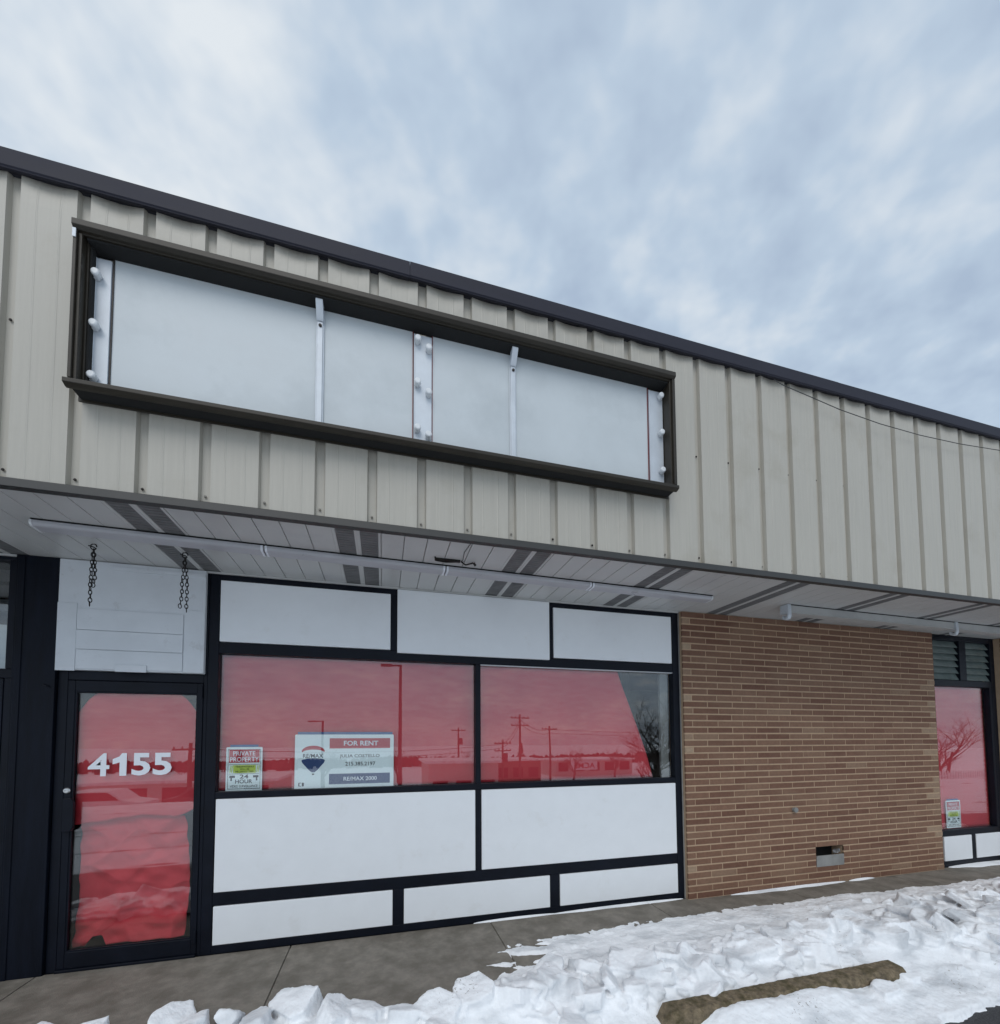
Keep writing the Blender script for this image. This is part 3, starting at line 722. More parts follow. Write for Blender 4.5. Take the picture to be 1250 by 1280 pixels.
# ------------------------------------------------------------------ hanging chains
def link(c, rx, rz, wire, rot):
    pts = []
    for i in range(14):
        a = 2*math.pi*i/14
        p = Vector((rx*math.cos(a), 0, rz*math.sin(a)*(1.0))); p = Matrix.Rotation(rot, 3, 'Z') @ p; pts.append(Vector(c)+p)
    return pts
def chain(x, y, strands, zt, label, seed):
    rng = random.Random(seed)
    e = empty('hanging_chain', (x, y, zt), label, 'chain', 'rusty chains hanging from the soffit')
    m = MB(); m.tube([(x-.03,y,zt-.012),(x+.0,y,zt-.02),(x+.015,y,zt-.03)], .004, 6); m.tube([(x+.018*math.cos(a),y,zt-.018+.020*math.sin(a)) for a in [i*.5 for i in range(12)]], .004, 6, closed=False); m.build('hook', M['chain'], e)
    m = MB()
    for (dx, n, ex) in strands:
        z = zt - .035
        for i in range(n):
            t = i/max(1, n-1)
            m.tube(link((x + dx*min(1, t*2.2) + ex*max(0, t-.75)*4 + rng.uniform(-.0015,.0015), y + rng.uniform(-.002,.002), z-.012), .0095, .0165, .003, R(15 if i % 2 else 105)+rng.uniform(-.3,.3)), .0030, 5, closed=True)
            z -= .0262
    m.build('links', M['chain'], e)
chain(-1.915, -.35, ((-.009, 15, 0), (.012, 10, -.006)), ZS-.002, 'rusty chain hanging under the soffit at the left end of the board over the door', 1)
chain(-1.375, -.35, ((-.012, 14, -.012), (.018, 15, 0)), ZS-.002, 'doubled rusty chain under the soffit by the right end of the door board', 2)

# cable sagging across the fascia
m = MB(); m.tube([(3.10,-D-.035,4.60),(3.186,-1.171,4.557),(3.484,-1.171,4.518),(3.794,-1.171,4.475),(4.264,-1.171,4.440),(4.767,-1.171,4.430),(5.309,-1.171,4.445),(5.893,-1.171,4.485),(6.8,-1.171,4.57),(7.3,-1.16,4.63)], .0035, 6)
c = m.build('cable', M['cable'], None); tag(c, 'thin dark cable sagging across the beige fascia below the coping at right', 'cable')

# ------------------------------------------------------------------ ground
SWE = -1.27
m = MB()
js = [-9, -6.45, -3.97, -2.33, -.695, .955, 2.60, 4.24, 5.88, 7.52, 9.16, 10.8, 14, 18, 22]
for i in range(len(js)-1):
    m.box(js[i]+.004, js[i+1]-.004, SWE+.15, -.004, -.12, 0.0)
m.box(-9, 22, SWE+.151, -.02, -.13, -.012)
o = m.build('sidewalk', M['concrete'], None, bevel=.004); tag(o, kind='structure')
m = MB(); m.box(-9, 22, SWE, SWE+.145, -.2, -.002); o = m.build('kerb', M['concrete'], None, bevel=.012); tag(o, kind='structure')
m = MB(); m.box(-14, 26, -9, SWE+.0, -.3, -.125); o = m.build('parking_lot', M['lot'], None); tag(o, kind='structure')
def terr(x, y): return -.15 - 4.9*ss(((-y-8) + max(0, x-15)*.5)/35) + (.12*nz3(x*.12, y*.12, 0) if (y < -10 or abs(x) > 30) else 0)
m = MB()
gx = [-400,-200,-120,-80,-60]+list(range(-48,76,4))+[90,120,200,400]; gy = [60,20,8.0]+[-8.5-3*i for i in range(30)]+[-110,-150,-250,-500]
vs = [(x, y, terr(x, y) - (.2 if y > -8.6 and -14 < x < 26 else 0)) for y in gy for x in gx]; n = len(gx)
m.add(vs, [(j*n+i, j*n+i+1, (j+1)*n+i+1, (j+1)*n+i) for j in range(len(gy)-1) for i in range(n-1)])
o = m.build('snowy_ground', M['snow'], None, smooth=True); tag(o, kind='structure')

# ------------------------------------------------------------------ snow rubble (one uncountable mass)
def interp(x, pts):
    for (a, b), (c, d) in zip(pts, pts[1:]):
        if x <= c: return b + (d-b)*max(0, (x-a))/(c-a)
    return pts[-1][1]
EDGE = [(-4,-1.02),(-1.6,-.93),(-.3,-1.05),(.3,-1.17),(.48,-1.10),(.62,-.72),(.95,-.50),(1.3,-.45),(2.0,-.40),(3.0,-.345),(4.5,-.36),(7,-.44),(12,-.5)]
def fbm(x, y, s, o=4):
    t = 0; a = 1
    for _ in range(o): t += a*noise.noise(Vector((x, y, s))); x *= 2.1; y *= 2.1; a *= .5
    return t
def snow_h(x, y):
    ye = interp(x, EDGE)
    d = ye - y + .05*fbm(x*1.6, y*5, 3)           # distance into the snow
    streak = fbm(x*1.1, y*9, 9)
    if d < 0: return -.03
    h = .002 + .020*ss(d/.25) + .007*streak*ss(d/.15)
    if x < 1.75 and y > -1.02:                     # thin icy smear with bare concrete showing through
        cover = fbm(x*2.2, y*8, 17) + (x-1.02)*1.3 + .02
        h = h*ss((cover+.12)/.25)*1.1 - .012*(1-ss((cover+.10)/.16)) if cover < .2 else h
    wide = ss((x-3.6)/.8)
    rc = interp(x, [(-4,-1.18),(-1,-1.15),(.4,-1.28),(1.2,-1.18),(3,-1.10),(5,-1.2),(12,-1.25)])
    rw = .20 + .30*wide
    g = math.exp(-((y-rc)/rw)**2)
    amp = interp(x, [(-4,.075),(.2,.06),(1.0,.045),(2,.035),(4,.035),(8,.045),(12,.045)])
    h += g*(amp + .025*fbm(x*2.2, y*3, 5) + .016*abs(fbm(x*8, y*9, 6)))
    if y < -1.30:                                  # drop from the kerb on to the lot
        t = ss((-1.30-y)/(.28+.5*wide))
        low = interp(-y, [(1.4,-.045),(1.75,-.075),(2.0,-.10),(2.25,-.118)])
        low += .085*ss((x-1.78)/.22)*(1-.6*ss((x-2.75)/.35))*(1-ss((x-3.5)/.2))*math.exp(-((y+1.64)/.15)**2)
        low += .006*fbm(x*2, y*14, 2)
        h = h*(1-t) + low*t
    # outer edge, asphalt beyond
    yo = interp(x, [(-4,-2.1),(1,-2.35),(2.6,-2.35),(3.05,-2.08),(3.35,-1.92),(3.9,-1.88),(6,-1.9),(12,-2.3)]) + .05*fbm(x*3, 1, 8)
    if y < yo: h = min(h, -.118 - (yo-y)*.5)
    return h
xa, xb, ya, yb2 = -3.0, 10.0, -2.6, -.25
NX, NY = 650, 190
m = MB()
tops = []
for j in range(NY+1):
    y = ya + (yb2-ya)*j/NY
    for i in range(NX+1):
        x = xa + (xb-xa)*i/NX
        tops.append((x, y, snow_h(x, y)))
n = NX+1
fs = [(j*n+i, j*n+i+1, (j+1)*n+i+1, (j+1)*n+i) for j in range(NY) for i in range(NX)]
bot = [(x, y, -.17) for (x, y, z) in (tops[0], tops[NX], tops[-1], tops[NY*n])]
m.add(tops, fs)
# closed skirt
ring = [i for i in range(NX+1)] + [j*n+NX for j in range(1, NY+1)] + [NY*n+i for i in range(NX-1, -1, -1)] + [j*n for j in range(NY-1, 0, -1)]
k = len(m.v); m.v += [(tops[i][0], tops[i][1], -.17) for i in ring]
q = len(ring)
for a in range(q):
    b = (a+1) % q; m.f.append((ring[b], ring[a], k+a, k+b)); m.c.append(.5)
m.f.append(tuple(k+a for a in range(q-1, -1, -1))); m.c.append(.5)
rng = random.Random(21)
def slab(cx, cy, cz, size, th, tilt, yaw, pitch=0, rough=.25):
    n = rng.randint(5, 8)
    pts = []
    for i in range(n):
        a = 2*math.pi*(i + rng.uniform(-.3,.3))/n
        r = size*.5*rng.uniform(1-rough, 1+rough*.5)
        pts.append((r*math.cos(a), r*math.sin(a)*rng.uniform(.6,.95)))
    bm = bmesh.new()
    Mx = Matrix.Translation((cx,cy,cz)) @ Matrix.Rotation(yaw,4,'Z') @ Matrix.Rotation(tilt,4,'X') @ Matrix.Rotation(pitch,4,'Y')
    for (px, py) in pts:
        bm.verts.new(Mx @ Vector((px, py, th/2))); bm.verts.new(Mx @ Vector((px*rng.uniform(.8,1.05), py*rng.uniform(.8,1.05), -th/2)))
    r = bmesh.ops.convex_hull(bm, input=bm.verts)
    bmesh.ops.recalc_face_normals(bm, faces=bm.faces)
    bm.verts.ensure_lookup_table(); bm.verts.index_update()
    vs = [v.co.copy() for v in bm.verts]; fsl = [tuple(v.index for v in f.verts) for f in bm.faces]
    bm.free(); m.add(vs, fsl)
def put(x, y, size, th, tilt, sink=.3, pitch=0, yaw=None):
    slab(x, y, snow_h(x, y) + th*sink + abs(math.sin(tilt))*size*.14, size, th, tilt, rng.uniform(0, 6.28) if yaw is None else yaw, pitch)
# named big lumps along the near left edge
for (x, y, s, th, t) in ((-1.75,-1.00,.26,.13,.5),(-1.50,-1.02,.22,.11,.3),(-1.12,-1.02,.32,.12,.45),(-.98,-1.12,.24,.10,.2),(-.80,-1.08,.16,.12,.9),(-.66,-1.15,.22,.09,.3),
                         (-.47,-1.08,.34,.15,.4),(-.25,-1.22,.26,.10,.5),(-.08,-1.20,.24,.09,.2),(.12,-1.28,.22,.08,.3),(.33,-1.26,.26,.10,.4),(.55,-1.24,.28,.11,.3),(.78,-1.30,.26,.09,.5),
                         (.95,-1.22,.24,.08,.3),(-2.0,-1.0,.24,.10,.4),(-2.3,-1.0,.28,.12,.3),(1.15,-1.34,.26,.05,.9),(.2,-1.42,.2,.06,.2),(-.6,-1.36,.22,.07,.3)):
    put(x, y, s, th, t, .15)
# big flat slabs
for (x, y, s, th, t, yw) in ((1.62,-1.14,.30,.045,.35,.2),(1.92,-1.13,.26,.045,.55,2.6),(2.10,-1.18,.24,.06,.8,.5),(1.42,-1.30,.26,.05,.9,1.2),(2.75,-1.10,.32,.05,.40,.1),(2.45,-1.22,.26,.05,.3,.9),
                             (3.25,-1.05,.24,.05,.5,.4),(3.05,-1.22,.24,.045,.25,2.2),(3.9,-.98,.34,.05,.45,.2),(4.5,-1.05,.30,.05,.4,1.9),(4.9,-1.25,.42,.05,.35,.4),(5.3,-1.0,.34,.05,.6,.8),(5.8,-1.25,.36,.06,.4,2.9),
                             (4.2,-1.35,.34,.05,.3,.6),(4.75,-1.55,.30,.05,.25,1.4),(6.2,-1.0,.36,.06,.6,.3),(6.6,-1.3,.36,.06,.5,1.3),(7.3,-1.1,.4,.07,.5,.3),(3.55,-1.62,.20,.04,.2,0.0),(3.25,-1.68,.24,.035,.12,.15)):
    put(x, y, s, th, t, .3, 0, yw)
for i in range(1100):
    u = rng.random()
    x = rng.uniform(.7, 9.5) if u > .22 else rng.uniform(-2.8, 1.2)
    rc = interp(x, [(-4,-1.2),(-1,-1.22),(.4,-1.3),(1.2,-1.2),(3,-1.16),(5,-1.15),(12,-1.2)])
    sp = .15 + .16*ss((x-3.6)/.8)
    y = rc + rng.gauss(0, sp)
    if 1.55 < x < 3.75 and y < -1.45: continue
    if x < 1 and y > interp(x, EDGE)-.10: continue
    if y > interp(x, EDGE) - .2: continue
    s = min(.30, .03 + .05*rng.paretovariate(1.9) - .02)
    if x > 3.5: s *= 1.15
    slab(x, y, snow_h(x, y) + s*rng.uniform(.0,.10), s, s*rng.uniform(.18, .55), abs(rng.gauss(0,.38)), rng.uniform(0,6.28), rng.gauss(0,.2))
for i in range(420):   # crumbs
    x = rng.uniform(-2.4, 6.5) if i > 120 else rng.uniform(.4, 5); y = (interp(x, EDGE) - abs(rng.gauss(0, .3))) if i > 120 else interp(x, EDGE) - rng.uniform(-.04, .5)
    put(x, y, rng.uniform(.01,.03), .01, rng.uniform(0,.5), .3)
SN = m.build('broken_snow', M['snow'], None, recalc=False)
tag(SN, 'broken slabs and crumbs of shovelled snow heaped along the sidewalk and kerb', 'snow', kind='stuff')
r = SN.modifiers.new('remesh', 'REMESH'); r.mode = 'VOXEL'; r.voxel_size = .0095; r.use_smooth_shade = True
sm = SN.modifiers.new('smooth', 'SMOOTH'); sm.factor = .5; sm.iterations = 2
tx = bpy.data.textures.new('grain', 'CLOUDS'); tx.noise_scale = .035; tx.noise_depth = 3
dm = SN.modifiers.new('grain', 'DISPLACE'); dm.texture = tx; dm.strength = .014; dm.mid_level = .5; dm.texture_coords = 'LOCAL'
tx2 = bpy.data.textures.new('lumps', 'CLOUDS'); tx2.noise_scale = .11; tx2.noise_depth = 1
d2 = SN.modifiers.new('lumps', 'DISPLACE'); d2.texture = tx2; d2.strength = .018; d2.mid_level = .5; d2.texture_coords = 'LOCAL'
s2 = SN.modifiers.new('soften', 'SMOOTH'); s2.factor = .5; s2.iterations = 2
# drifted strips against the walls
m = MB()
def strip(xa, xb, ya0, w, seed):
    n = int((xb-xa)/.03)
    def f(u, v):
        x = xa + (xb-xa)*u
        ww = w*math.sin(math.pi*min(1, max(0.0, u)))**.6*(.75+.5*nz3(x*3, 0, seed)) + .002
        y = ya0 - ww*v
        return (x, y, .003 + .016*(1-v)**1.3*math.sin(math.pi*u)**.5 - .006*(v > .98))
    m.grid(f, n, 6)
strip(3.55, 5.15, YB-.002, .055, 1); strip(5.2, 5.6, YB-.004, .035, 4); strip(1.55, 3.0, -.003, .030, 2); strip(6.95, 8.1, -.004, .16, 3); strip(.8, 1.6, -.003, .012, 7)
o = m.build('drifted_snow', M['snow'], None, smooth=True); tag(o, 'thin lines of drifted snow lying at the foot of the wall', 'snow', kind='stuff')

# ------------------------------------------------------------------ concrete parking block
def parking_block():
    m = MB()
    prof = [(-.078,-.125),(-.074,-.01),(-.066,.012),(-.050,.028),(-.044,.030),(.040,.036),(.052,.030),(.066,-.02),(.074,-.125)]
    xs = [0,.006,.02,.05,.1]+[.1+.03*i for i in range(1,59)]+[1.88,1.93,1.96,1.974,1.98]
    vs = []
    for i, x in enumerate(xs):
        e = min(x, 1.98-x); s = .62+.38*ss(e/.05) if e < .05 else 1
        for (y, z) in prof:
            nzv = .0015*nz3(x*9, y*40, z*40) + .0035*nz3(x*31, y*90, z*90) - (.006 if nz3(x*14, y*60, 7) > .5 else 0)
            vs.append((1.615+x, -1.545 + y*(s*.5+.5) + nzv, -.125 + (z+.125)*s + nzv))
    n = len(prof)
    fs = [(i*n+k, i*n+k+1, (i+1)*n+k+1, (i+1)*n+k) for i in range(len(xs)-1) for k in range(n-1)]
    fs += [tuple(range(n)), tuple((len(xs)-1)*n+k for k in range(n-1,-1,-1))]
    m.add(vs, fs)
    o = m.build('parking_block', M['stop'], None, smooth=False)
    sb = o.modifiers.new('s', 'SUBSURF'); sb.subdivision_type = 'SIMPLE'; sb.levels = 1; sb.render_levels = 1
    return tag(o, 'mossy old concrete parking block half buried in snow at the kerb', 'parking block')
parking_block()

# ------------------------------------------------------------------ what stands across the lot (seen in the window reflections)
def cyl(m, p, h, r0, r1, n=10): m.tube([(p[0],p[1],p[2]), (p[0],p[1],p[2]+h)], [r0, r1], n)
def upole(x, y, top, label, arms=1, tr=False):
    z = terr(x, y)-.2; e = empty('utility_pole', (x, y, z), label, 'utility pole', 'utility poles across the lot')
    m = MB(); cyl(m, (x,y,z), top-z, .17, .11); m.build('pole', M['poleW'], e)
    for k in range(arms):
        m = MB(); zz = top-.5-.9*k; m.box(x-1.1, x+1.1, y-.06, y+.06, zz, zz+.12)
        for q in (-1.0,-.5,.5,1.0): m.lathe([(.05,0),(.06,.08),(.03,.16)], (x+q,y,zz+.12), 8)
        m.build('cross_arm', M['poleW'], e)
    if tr:
        m = MB(); m.lathe([(.26,0),(.28,.05),(.28,.9),(.2,1.0)], (x+.4,y,top-2.6), 12); m.build('transformer', M['steelpole'], e)
upole(16.0, -45, 4.8, 'tallest utility pole across the lot opposite the second window', 2)
upole(14.4, -47, 1.7, 'short utility pole beside the tallest one', 2, True)
upole(21.8, -50, 3.6, 'utility pole standing right of the tallest one', 1)
upole(11.2, -60, 3.6, 'far utility pole behind the low shop', 1, True)
upole(-12.7, -30, 1.6, 'utility pole opposite the shop door', 1, True)
def lamp(x, y, top, label, s=1):
    z = terr(x, y)-.2; e = empty('lamp_post', (x, y, z), label, 'lamp post', 'car park lamp posts')
    m = MB(); cyl(m, (x,y,z), top-z, .13*s, .08*s); m.build('pole', M['steelpole'], e)
    m = MB(); m.box(x-.95*s, x+.05, y-.05, y+.05, top-.10, top); m.box(x-1.15*s, x-.5*s, y-.17, y+.17, top-.12, top+.02); m.build('lamp_head', M['steelpole'], e, bevel=.02)
lamp(1.02, -22, 6.2, 'near car park lamp post with a single flat head')
lamp(-6.1, -45, 3.8, 'far car park lamp post with a single flat head', 1.3)

def bare_tree(x, y, h, spread, seed, label, depth=5):
    rg = random.Random(seed); z = terr(x, y)-.3
    e = empty('bare_tree', (x, y, z), label, 'tree', 'bare winter trees across the lot')
    t = MB(); c = MB()
    def grow(mb, p, d, L, r, lv):
        n = 4; pts = [p]; rr = [r]; q = p.copy(); dd = d.copy()
        for i in range(n):
            dd = (dd + Vector((rg.uniform(-1,1), rg.uniform(-1,1), rg.uniform(-.4,.8)))*.16).normalized()
            q = q + dd*L/n; pts.append(q.copy()); rr.append(r*(1-.5*(i+1)/n))
        mb.tube(pts, rr, 5 if lv < 2 else 3, cap=False)
        if lv >= depth: return
        for k in range(rg.randint(3, 4) if lv else 6):
            f = rg.uniform(.35, 1) if lv else rg.uniform(.45, 1)
            i = min(n, max(1, int(f*n))); b = pts[i]
            ax = Vector((rg.uniform(-1,1), rg.uniform(-1,1), rg.uniform(-.1,.5))).normalized()
            nd = (dd*.75 + ax*spread).normalized()
            grow(c, b, nd, L*rg.uniform(.55,.78), rr[i]*.62, lv+1)
    grow(t, Vector((x,y,z)), Vector((0,0,1)), h*.42, h*.026, 0)
    t.build('trunk', M['bark'], e); c.build('crown', M['bark'], e)
bare_tree(20.8, -25, 10.5, .9, 3, 'large bare tree across the lot opposite the brick wall', 5)
bare_tree(24.5, -31, 9.5, .8, 8, 'second large bare tree behind the largest one', 5)
bare_tree(30, -60, 8, .8, 5, 'small bare tree far across the lot', 4)
bare_tree(8.2, -58, 7.5, .8, 6, 'small bare tree behind the low shop', 4)
bare_tree(38, -17, 9, .9, 12, 'bare tree behind the white picket fence', 5)
bare_tree(-20, -50, 7, .8, 14, 'bare tree behind the long pale shop', 4)
def shop(x0, x1, y, top, label, mt, signtxt=None, win=4):
    z = terr((x0+x1)/2, y)-.3; e = empty('low_shop', ((x0+x1)/2, y, z), label, 'shop', 'low shops across the lot')
    m = MB(); m.box(x0, x1, y-8, y, z, top); m.build('wall', mt, e)
    m = MB(); m.box(x0-.3, x1+.3, y-8.3, y+.5, top, top+.25); m.build('roof', M['snow'], e)
    w = (x1-x0)/win
    for i in range(win):
        m = MB(); m.box(x0+w*i+w*.18, x0+w*(i+1)-w*.18, y, y+.05, z+1.2, z+2.8); m.build('window', M['black'], e)
    if signtxt:
        m = MB(); m.box(x0+w, x0+w+5.2, y+.1, y+.25, top-1.7, top-.1); m.build('sign_panel', M['digits'], e)
        # lettering faces the shop row
        vs = text_mesh('sign_lettering', e, [(signtxt, 0, 4.2, 0, 1.0, .02, 0)], M['signred'])
        for v in vs.data.vertices:
            wx, wz = v.co.x + base_of(e).x, v.co.z + base_of(e).z
            v.co = Vector((x0+w+4.7 - wx, y+.27, top-1.4 + wz)) - base_of(e)
shop(-30, -10, -42, -2.1, 'long pale shop across the lot opposite the door', M['shopw'], None, 6)
shop(4.6, 12.2, -41, -.7, 'low pale shop across the lot opposite the for rent sign', M['shopw'], None, 3)
shop(15, 25, -62, -1.6, 'low brown shop far across the lot behind the utility poles', M['shopb'], None, 4)
shop(31, 47, -70, -2.2, 'pale supermarket far across the lot with a lettered sign', M['shopw'], 'ACME', 5)
def house(x, y, w, h, label):
    z = terr(x, y)-.3; e = empty('gable_house', (x, y, z), label, 'house')
    m = MB(); m.prism([(x-w/2, z),(x+w/2, z),(x+w/2, z+h),(x, z+h*1.6),(x-w/2, z+h)], 'y', y-7, y); m.build('wall', M['shopw'], e)
    m = MB()
    for s in (-1, 1): m.prism([(x, z+h*1.6+.02),(x, z+h*1.6+.25),(x+s*(w/2+.4), z+h-.15),(x+s*(w/2+.4), z+h-.38)], 'y', y-7.3, y+.4)
    m.build('roof', M['snow'], e)
    for q in (-.25, .25):
        m = MB(); m.box(x+q*w-.5, x+q*w+.5, y, y+.05, z+1.2, z+2.5); m.build('window', M['black'], e)
house(53, -27, 8, 3.0, 'pale gabled house behind the white picket fence')
e = empty('picket_fence', (32, -12, terr(32,-12)), 'white picket fence across the lot at far right', 'fence')
mr = MB(); mr.box(24, 46, -12.05, -12.0, -.95, -.87); mr.box(24, 46, -12.05, -12.0, -.42, -.34); mr.build('rail', M['fencew'], e)
mp_ = MB()
for i in range(110): xx = 24+.2*i; mp_.prism([(xx,-1.4),(xx+.1,-1.4),(xx+.1,-.2),(xx+.05,-.1),(xx,-.2)], 'y', -12.0, -11.97)
mp_.build('pickets', M['fencew'], e)
def evergreen(x, y, h, label, seed):
    rg = random.Random(seed); z = terr(x, y)-.3; e = empty('evergreen_tree', (x, y, z), label, 'tree', 'evergreens across the lot')
    m = MB(); cyl(m, (x,y,z), h*.9, .2, .03, 8); m.build('trunk', M['bark'], e)
    m = MB()
    for i in range(1500):
        t = rg.random()**.7; a = rg.uniform(0, 6.28); r = (1-t)*h*.24*rg.uniform(.3,1.08)
        p = Vector((x+r*math.cos(a), y+r*math.sin(a), z+h*.08+t*h*.92)); d = Vector((math.cos(a), math.sin(a), -.35))*h*.05; s = Vector((-math.sin(a), math.cos(a), 0))*h*.018
        m.add([p-s, p+s, p+d], [(0,1,2)])
    m.build('crown', M['needle'], e, recalc=False)
evergreen(36, -19, 8.5, 'tall dark evergreen behind the picket fence', 1)
evergreen(-16, -52, 6, 'dark evergreen behind the long pale shop', 2)
evergreen(26, -75, 6.5, 'small dark evergreen far beside the supermarket', 3)
# far wood on the horizon
m = MB(); rg = random.Random(5)
for i in range(3600):
    x = rg.uniform(-130, 170); y = rg.uniform(-135, -105); z = terr(x, y); h = 3.6*(.45 + 1.0* .5*abs(fbm(x*.05, 0, 3)))*rg.uniform(.5, 1.1)
    w = rg.uniform(.15, .7)
    a = rg.uniform(0, 3.14); dx, dy = math.cos(a)*w, math.sin(a)*w
    m.add([(x-dx,y-dy,z-.5),(x+dx,y+dy,z-.5),(x+dx*1.6,y+dy*1.6,z+h*.7),(x,y,z+h),(x-dx*1.6,y-dy*1.6,z+h*.75)], [(0,1,2,3,4)])
o = m.build('far_wood', M['bark'], None, recalc=False); tag(o, 'far line of bare winter woods on the horizon', 'woods', kind='stuff')

bare_tree(2.5, -66, 7, .8, 31, 'bare tree between the far lamp post and the low pale shop', 4)
bare_tree(-8, -62, 8, .8, 33, 'bare tree behind the far lamp post', 4)
bare_tree(14, -70, 8, .8, 35, 'bare tree behind the low brown shop', 4)
bare_tree(41, -66, 8, .8, 37, 'bare tree right of the supermarket sign', 4)
bare_tree(30, -20, 9, .9, 39, 'broad bare tree between the picket fence and the largest tree', 5)
m = MB()
for dz in (0, .5):
    for (p, q) in (((-12.7,-30,1.2),(14.4,-47,1.2)), ((14.4,-47,1.3),(16,-45,4.2)), ((16,-45,4.2),(21.8,-50,3.1)), ((21.8,-50,3.1),(60,-48,3.6))):
        m.tube([(p[0]+(q[0]-p[0])*t, p[1]+(q[1]-p[1])*t, p[2]+(q[2]-p[2])*t - 1.2*4*t*(1-t)*.5 - dz) for t in [i/12 for i in range(13)]], .03, 4)
o = m.build('power_line', M['steelpole'], None); tag(o, 'overhead power lines strung between the utility poles across the lot', 'power line')
# parked cars across the lot
def car(x, y, paint, label):
    z = terr(x, y); e = empty('parked_car', (x, y, z), label, 'car', 'cars parked across the lot')
    m = MB(); m.prism([(x-2.2,z+.3),(x+2.2,z+.3),(x+2.25,z+.75),(x+1.3,z+.92),(x+.7,z+1.42),(x-.9,z+1.45),(x-1.6,z+.95),(x-2.2,z+.85)], 'y', y-.85, y+.85); m.build('body', paint, e, bevel=.06)
    m = MB(); m.prism([(x+1.15,z+.93),(x+.62,z+1.36),(x-.82,z+1.38),(x-1.4,z+.95)], 'y', y-.862, y+.862); m.build('window', M['black'], e)
    for q in (-1.4, 1.4):
        for s in (-.8, .8):
            m = MB(); m.lathe([(.2,-.1),(.33,-.1),(.33,.1),(.2,.1)], (x+q, y+s, z+.33), 16, 'y'); m.build('wheel', M['dark'], e)
car(-14.5, -24, M['lampw'], 'pale parked car across the lot opposite the door')
car(-9.2, -24, M['steelpole'], 'dark parked car across the lot opposite the door')
car(7.5, -37, M['lampw'], 'pale parked car in front of the low pale shop')
car(17.5, -38, M['steelpole'], 'dark parked car near the tallest utility pole')
car(24, -40, M['lampw'], 'pale parked car beyond the largest bare tree')

# ------------------------------------------------------------------ world and light
w = bpy.data.worlds.new('World'); scene.world = w; w.use_nodes = True
nt = w.node_tree; nt.nodes.clear(); L = nt.links
SUN_AZ, SUN_EL = -158, 47         # azimuth from +Y towards +X, elevation
out = N(nt, 'ShaderNodeOutputWorld')
sky = N(nt, 'ShaderNodeTexSky', sky_type='NISHITA'); sky.sun_disc = False; sky.sun_elevation = R(SUN_EL); sky.sun_rotation = R(SUN_AZ)
bg1 = N(nt, 'ShaderNodeBackground'); bg1.inputs[1].default_value = .10; L.new(sky.outputs[0], bg1.inputs[0])
tc = N(nt, 'ShaderNodeTexCoord'); sp = N(nt, 'ShaderNodeSeparateXYZ'); L.new(tc.outputs['Generated'], sp.inputs[0])
def MA(op, a, b=None, c=None, clamp=False):
    n = N(nt, 'ShaderNodeMath', operation=op); n.use_clamp = clamp
    for i, v in enumerate((a, b, c)):
        if v is None: continue
        if isinstance(v, (int, float)): n.inputs[i].default_value = v
        else: L.new(v, n.inputs[i])
    return n.outputs[0]
zz = MA('ADD', MA('MAXIMUM', sp.outputs[2], 0.0), .22)
cx_ = MA('DIVIDE', sp.outputs[0], zz); cy_ = MA('DIVIDE', sp.outputs[1], zz)
cv = N(nt, 'ShaderNodeCombineXYZ'); L.new(cx_, cv.inputs[0]); L.new(cy_, cv.inputs[1])
mp = N(nt, 'ShaderNodeMapping'); mp.inputs['Rotation'].default_value = (0,0,R(35)); mp.inputs['Scale'].default_value = (1.15,1.3,1); L.new(cv.outputs[0], mp.inputs[0])
n1 = N(nt, 'ShaderNodeTexNoise'); n1.inputs['Scale'].default_value = 8; n1.inputs['Detail'].default_value = 3.5; n1.inputs['Roughness'].default_value = .5; n1.inputs['Distortion'].default_value = .1; L.new(mp.outputs[0], n1.inputs['Vector'])
n2 = N(nt, 'ShaderNodeTexNoise'); n2.inputs['Scale'].default_value = 1.3; n2.inputs['Detail'].default_value = 3; L.new(mp.outputs[0], n2.inputs['Vector'])
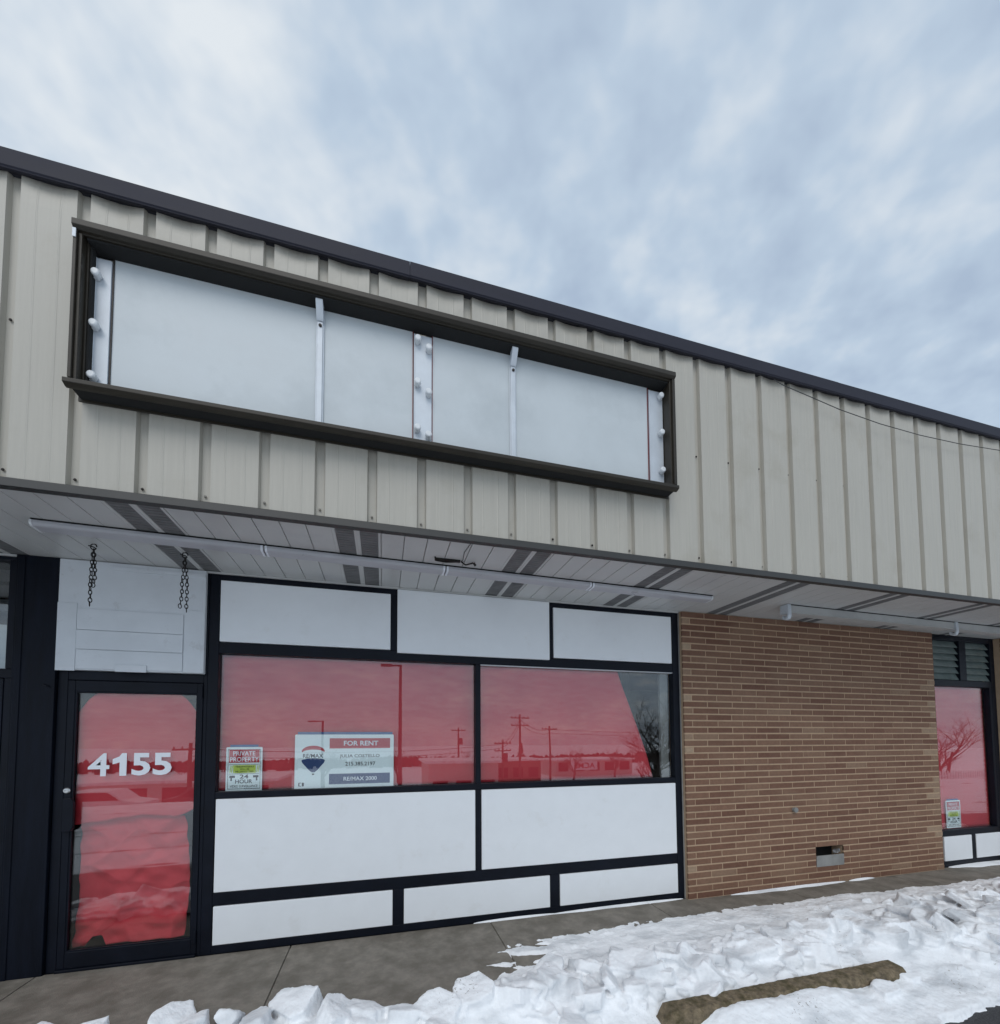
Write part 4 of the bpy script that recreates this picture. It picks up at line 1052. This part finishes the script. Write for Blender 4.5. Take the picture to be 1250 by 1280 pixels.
# brighter cloud lobe behind the building, apart from the sun direction
sd = Vector((math.sin(R(SUN_AZ))*math.cos(R(SUN_EL)), math.cos(R(SUN_AZ))*math.cos(R(SUN_EL)), math.sin(R(SUN_EL))))
dp = N(nt, 'ShaderNodeVectorMath', operation='DOT_PRODUCT'); L.new(tc.outputs['Generated'], dp.inputs[0]); dp.inputs[1].default_value = (-.40, .64, .66)
glow = MA('POWER', MA('MAXIMUM', dp.outputs['Value'], 0.0), 5.0)
f = MA('ADD', MA('MULTIPLY', n1.outputs['Fac'], .62), MA('MULTIPLY', n2.outputs['Fac'], .55))
f = MA('ADD', f, MA('MULTIPLY', glow, .12))
cr = N(nt, 'ShaderNodeValToRGB'); e = cr.color_ramp.elements
e[0].position = .44; e[0].color = (.385,.475,.60,1); e[1].position = .84; e[1].color = (.74,.785,.82,1)
x = e.new(.60); x.color = (.475,.575,.69,1)
L.new(f, cr.inputs[0])
bg2 = N(nt, 'ShaderNodeBackground'); L.new(cr.outputs[0], bg2.inputs[0]); bg2.inputs[1].default_value = 1.0
mx = N(nt, 'ShaderNodeMixShader'); mx.inputs[0].default_value = .88
L.new(bg1.outputs[0], mx.inputs[1]); L.new(bg2.outputs[0], mx.inputs[2]); L.new(mx.outputs[0], out.inputs[0])
sl = bpy.data.lights.new('sun', 'SUN'); sl.energy = .95; sl.angle = R(38); sl.color = (1,.965,.92)
so = bpy.data.objects.new('sun', sl); col.objects.link(so); so.rotation_euler = (-sd).to_track_quat('-Z', 'Y').to_euler()

# ------------------------------------------------------------------ camera (fitted to the photograph's perspective)
cam = bpy.data.cameras.new('camera'); co = bpy.data.objects.new('camera', cam); col.objects.link(co); scene.camera = co
f_, px, py, rx, ry, yaw = 533.667, 622.194, 900.5035, .0476, -.0050, -.2640
import json
fw = Vector((-math.sin(yaw)*math.cos(rx), math.cos(yaw)*math.cos(rx), math.sin(rx)))
r0 = Vector((math.cos(yaw), math.sin(yaw), 0)); u0 = r0.cross(fw)
rr = r0*math.cos(ry) + u0*math.sin(ry); uu = -r0*math.sin(ry) + u0*math.cos(ry)
co.matrix_world = Matrix(((rr.x,uu.x,-fw.x,0),(rr.y,uu.y,-fw.y,-3.8287),(rr.z,uu.z,-fw.z,1.6339),(0,0,0,1)))
cam.sensor_fit = 'HORIZONTAL'; cam.sensor_width = 36; cam.lens = f_/1250*36
cam.shift_x = (625-px)/1250; cam.shift_y = (py-640)/1250
cam.clip_start = .05; cam.clip_end = 1500
scene.view_settings.view_transform = 'Standard'; scene.view_settings.look = 'None'; scene.view_settings.exposure = .20; scene.view_settings.gamma = 1
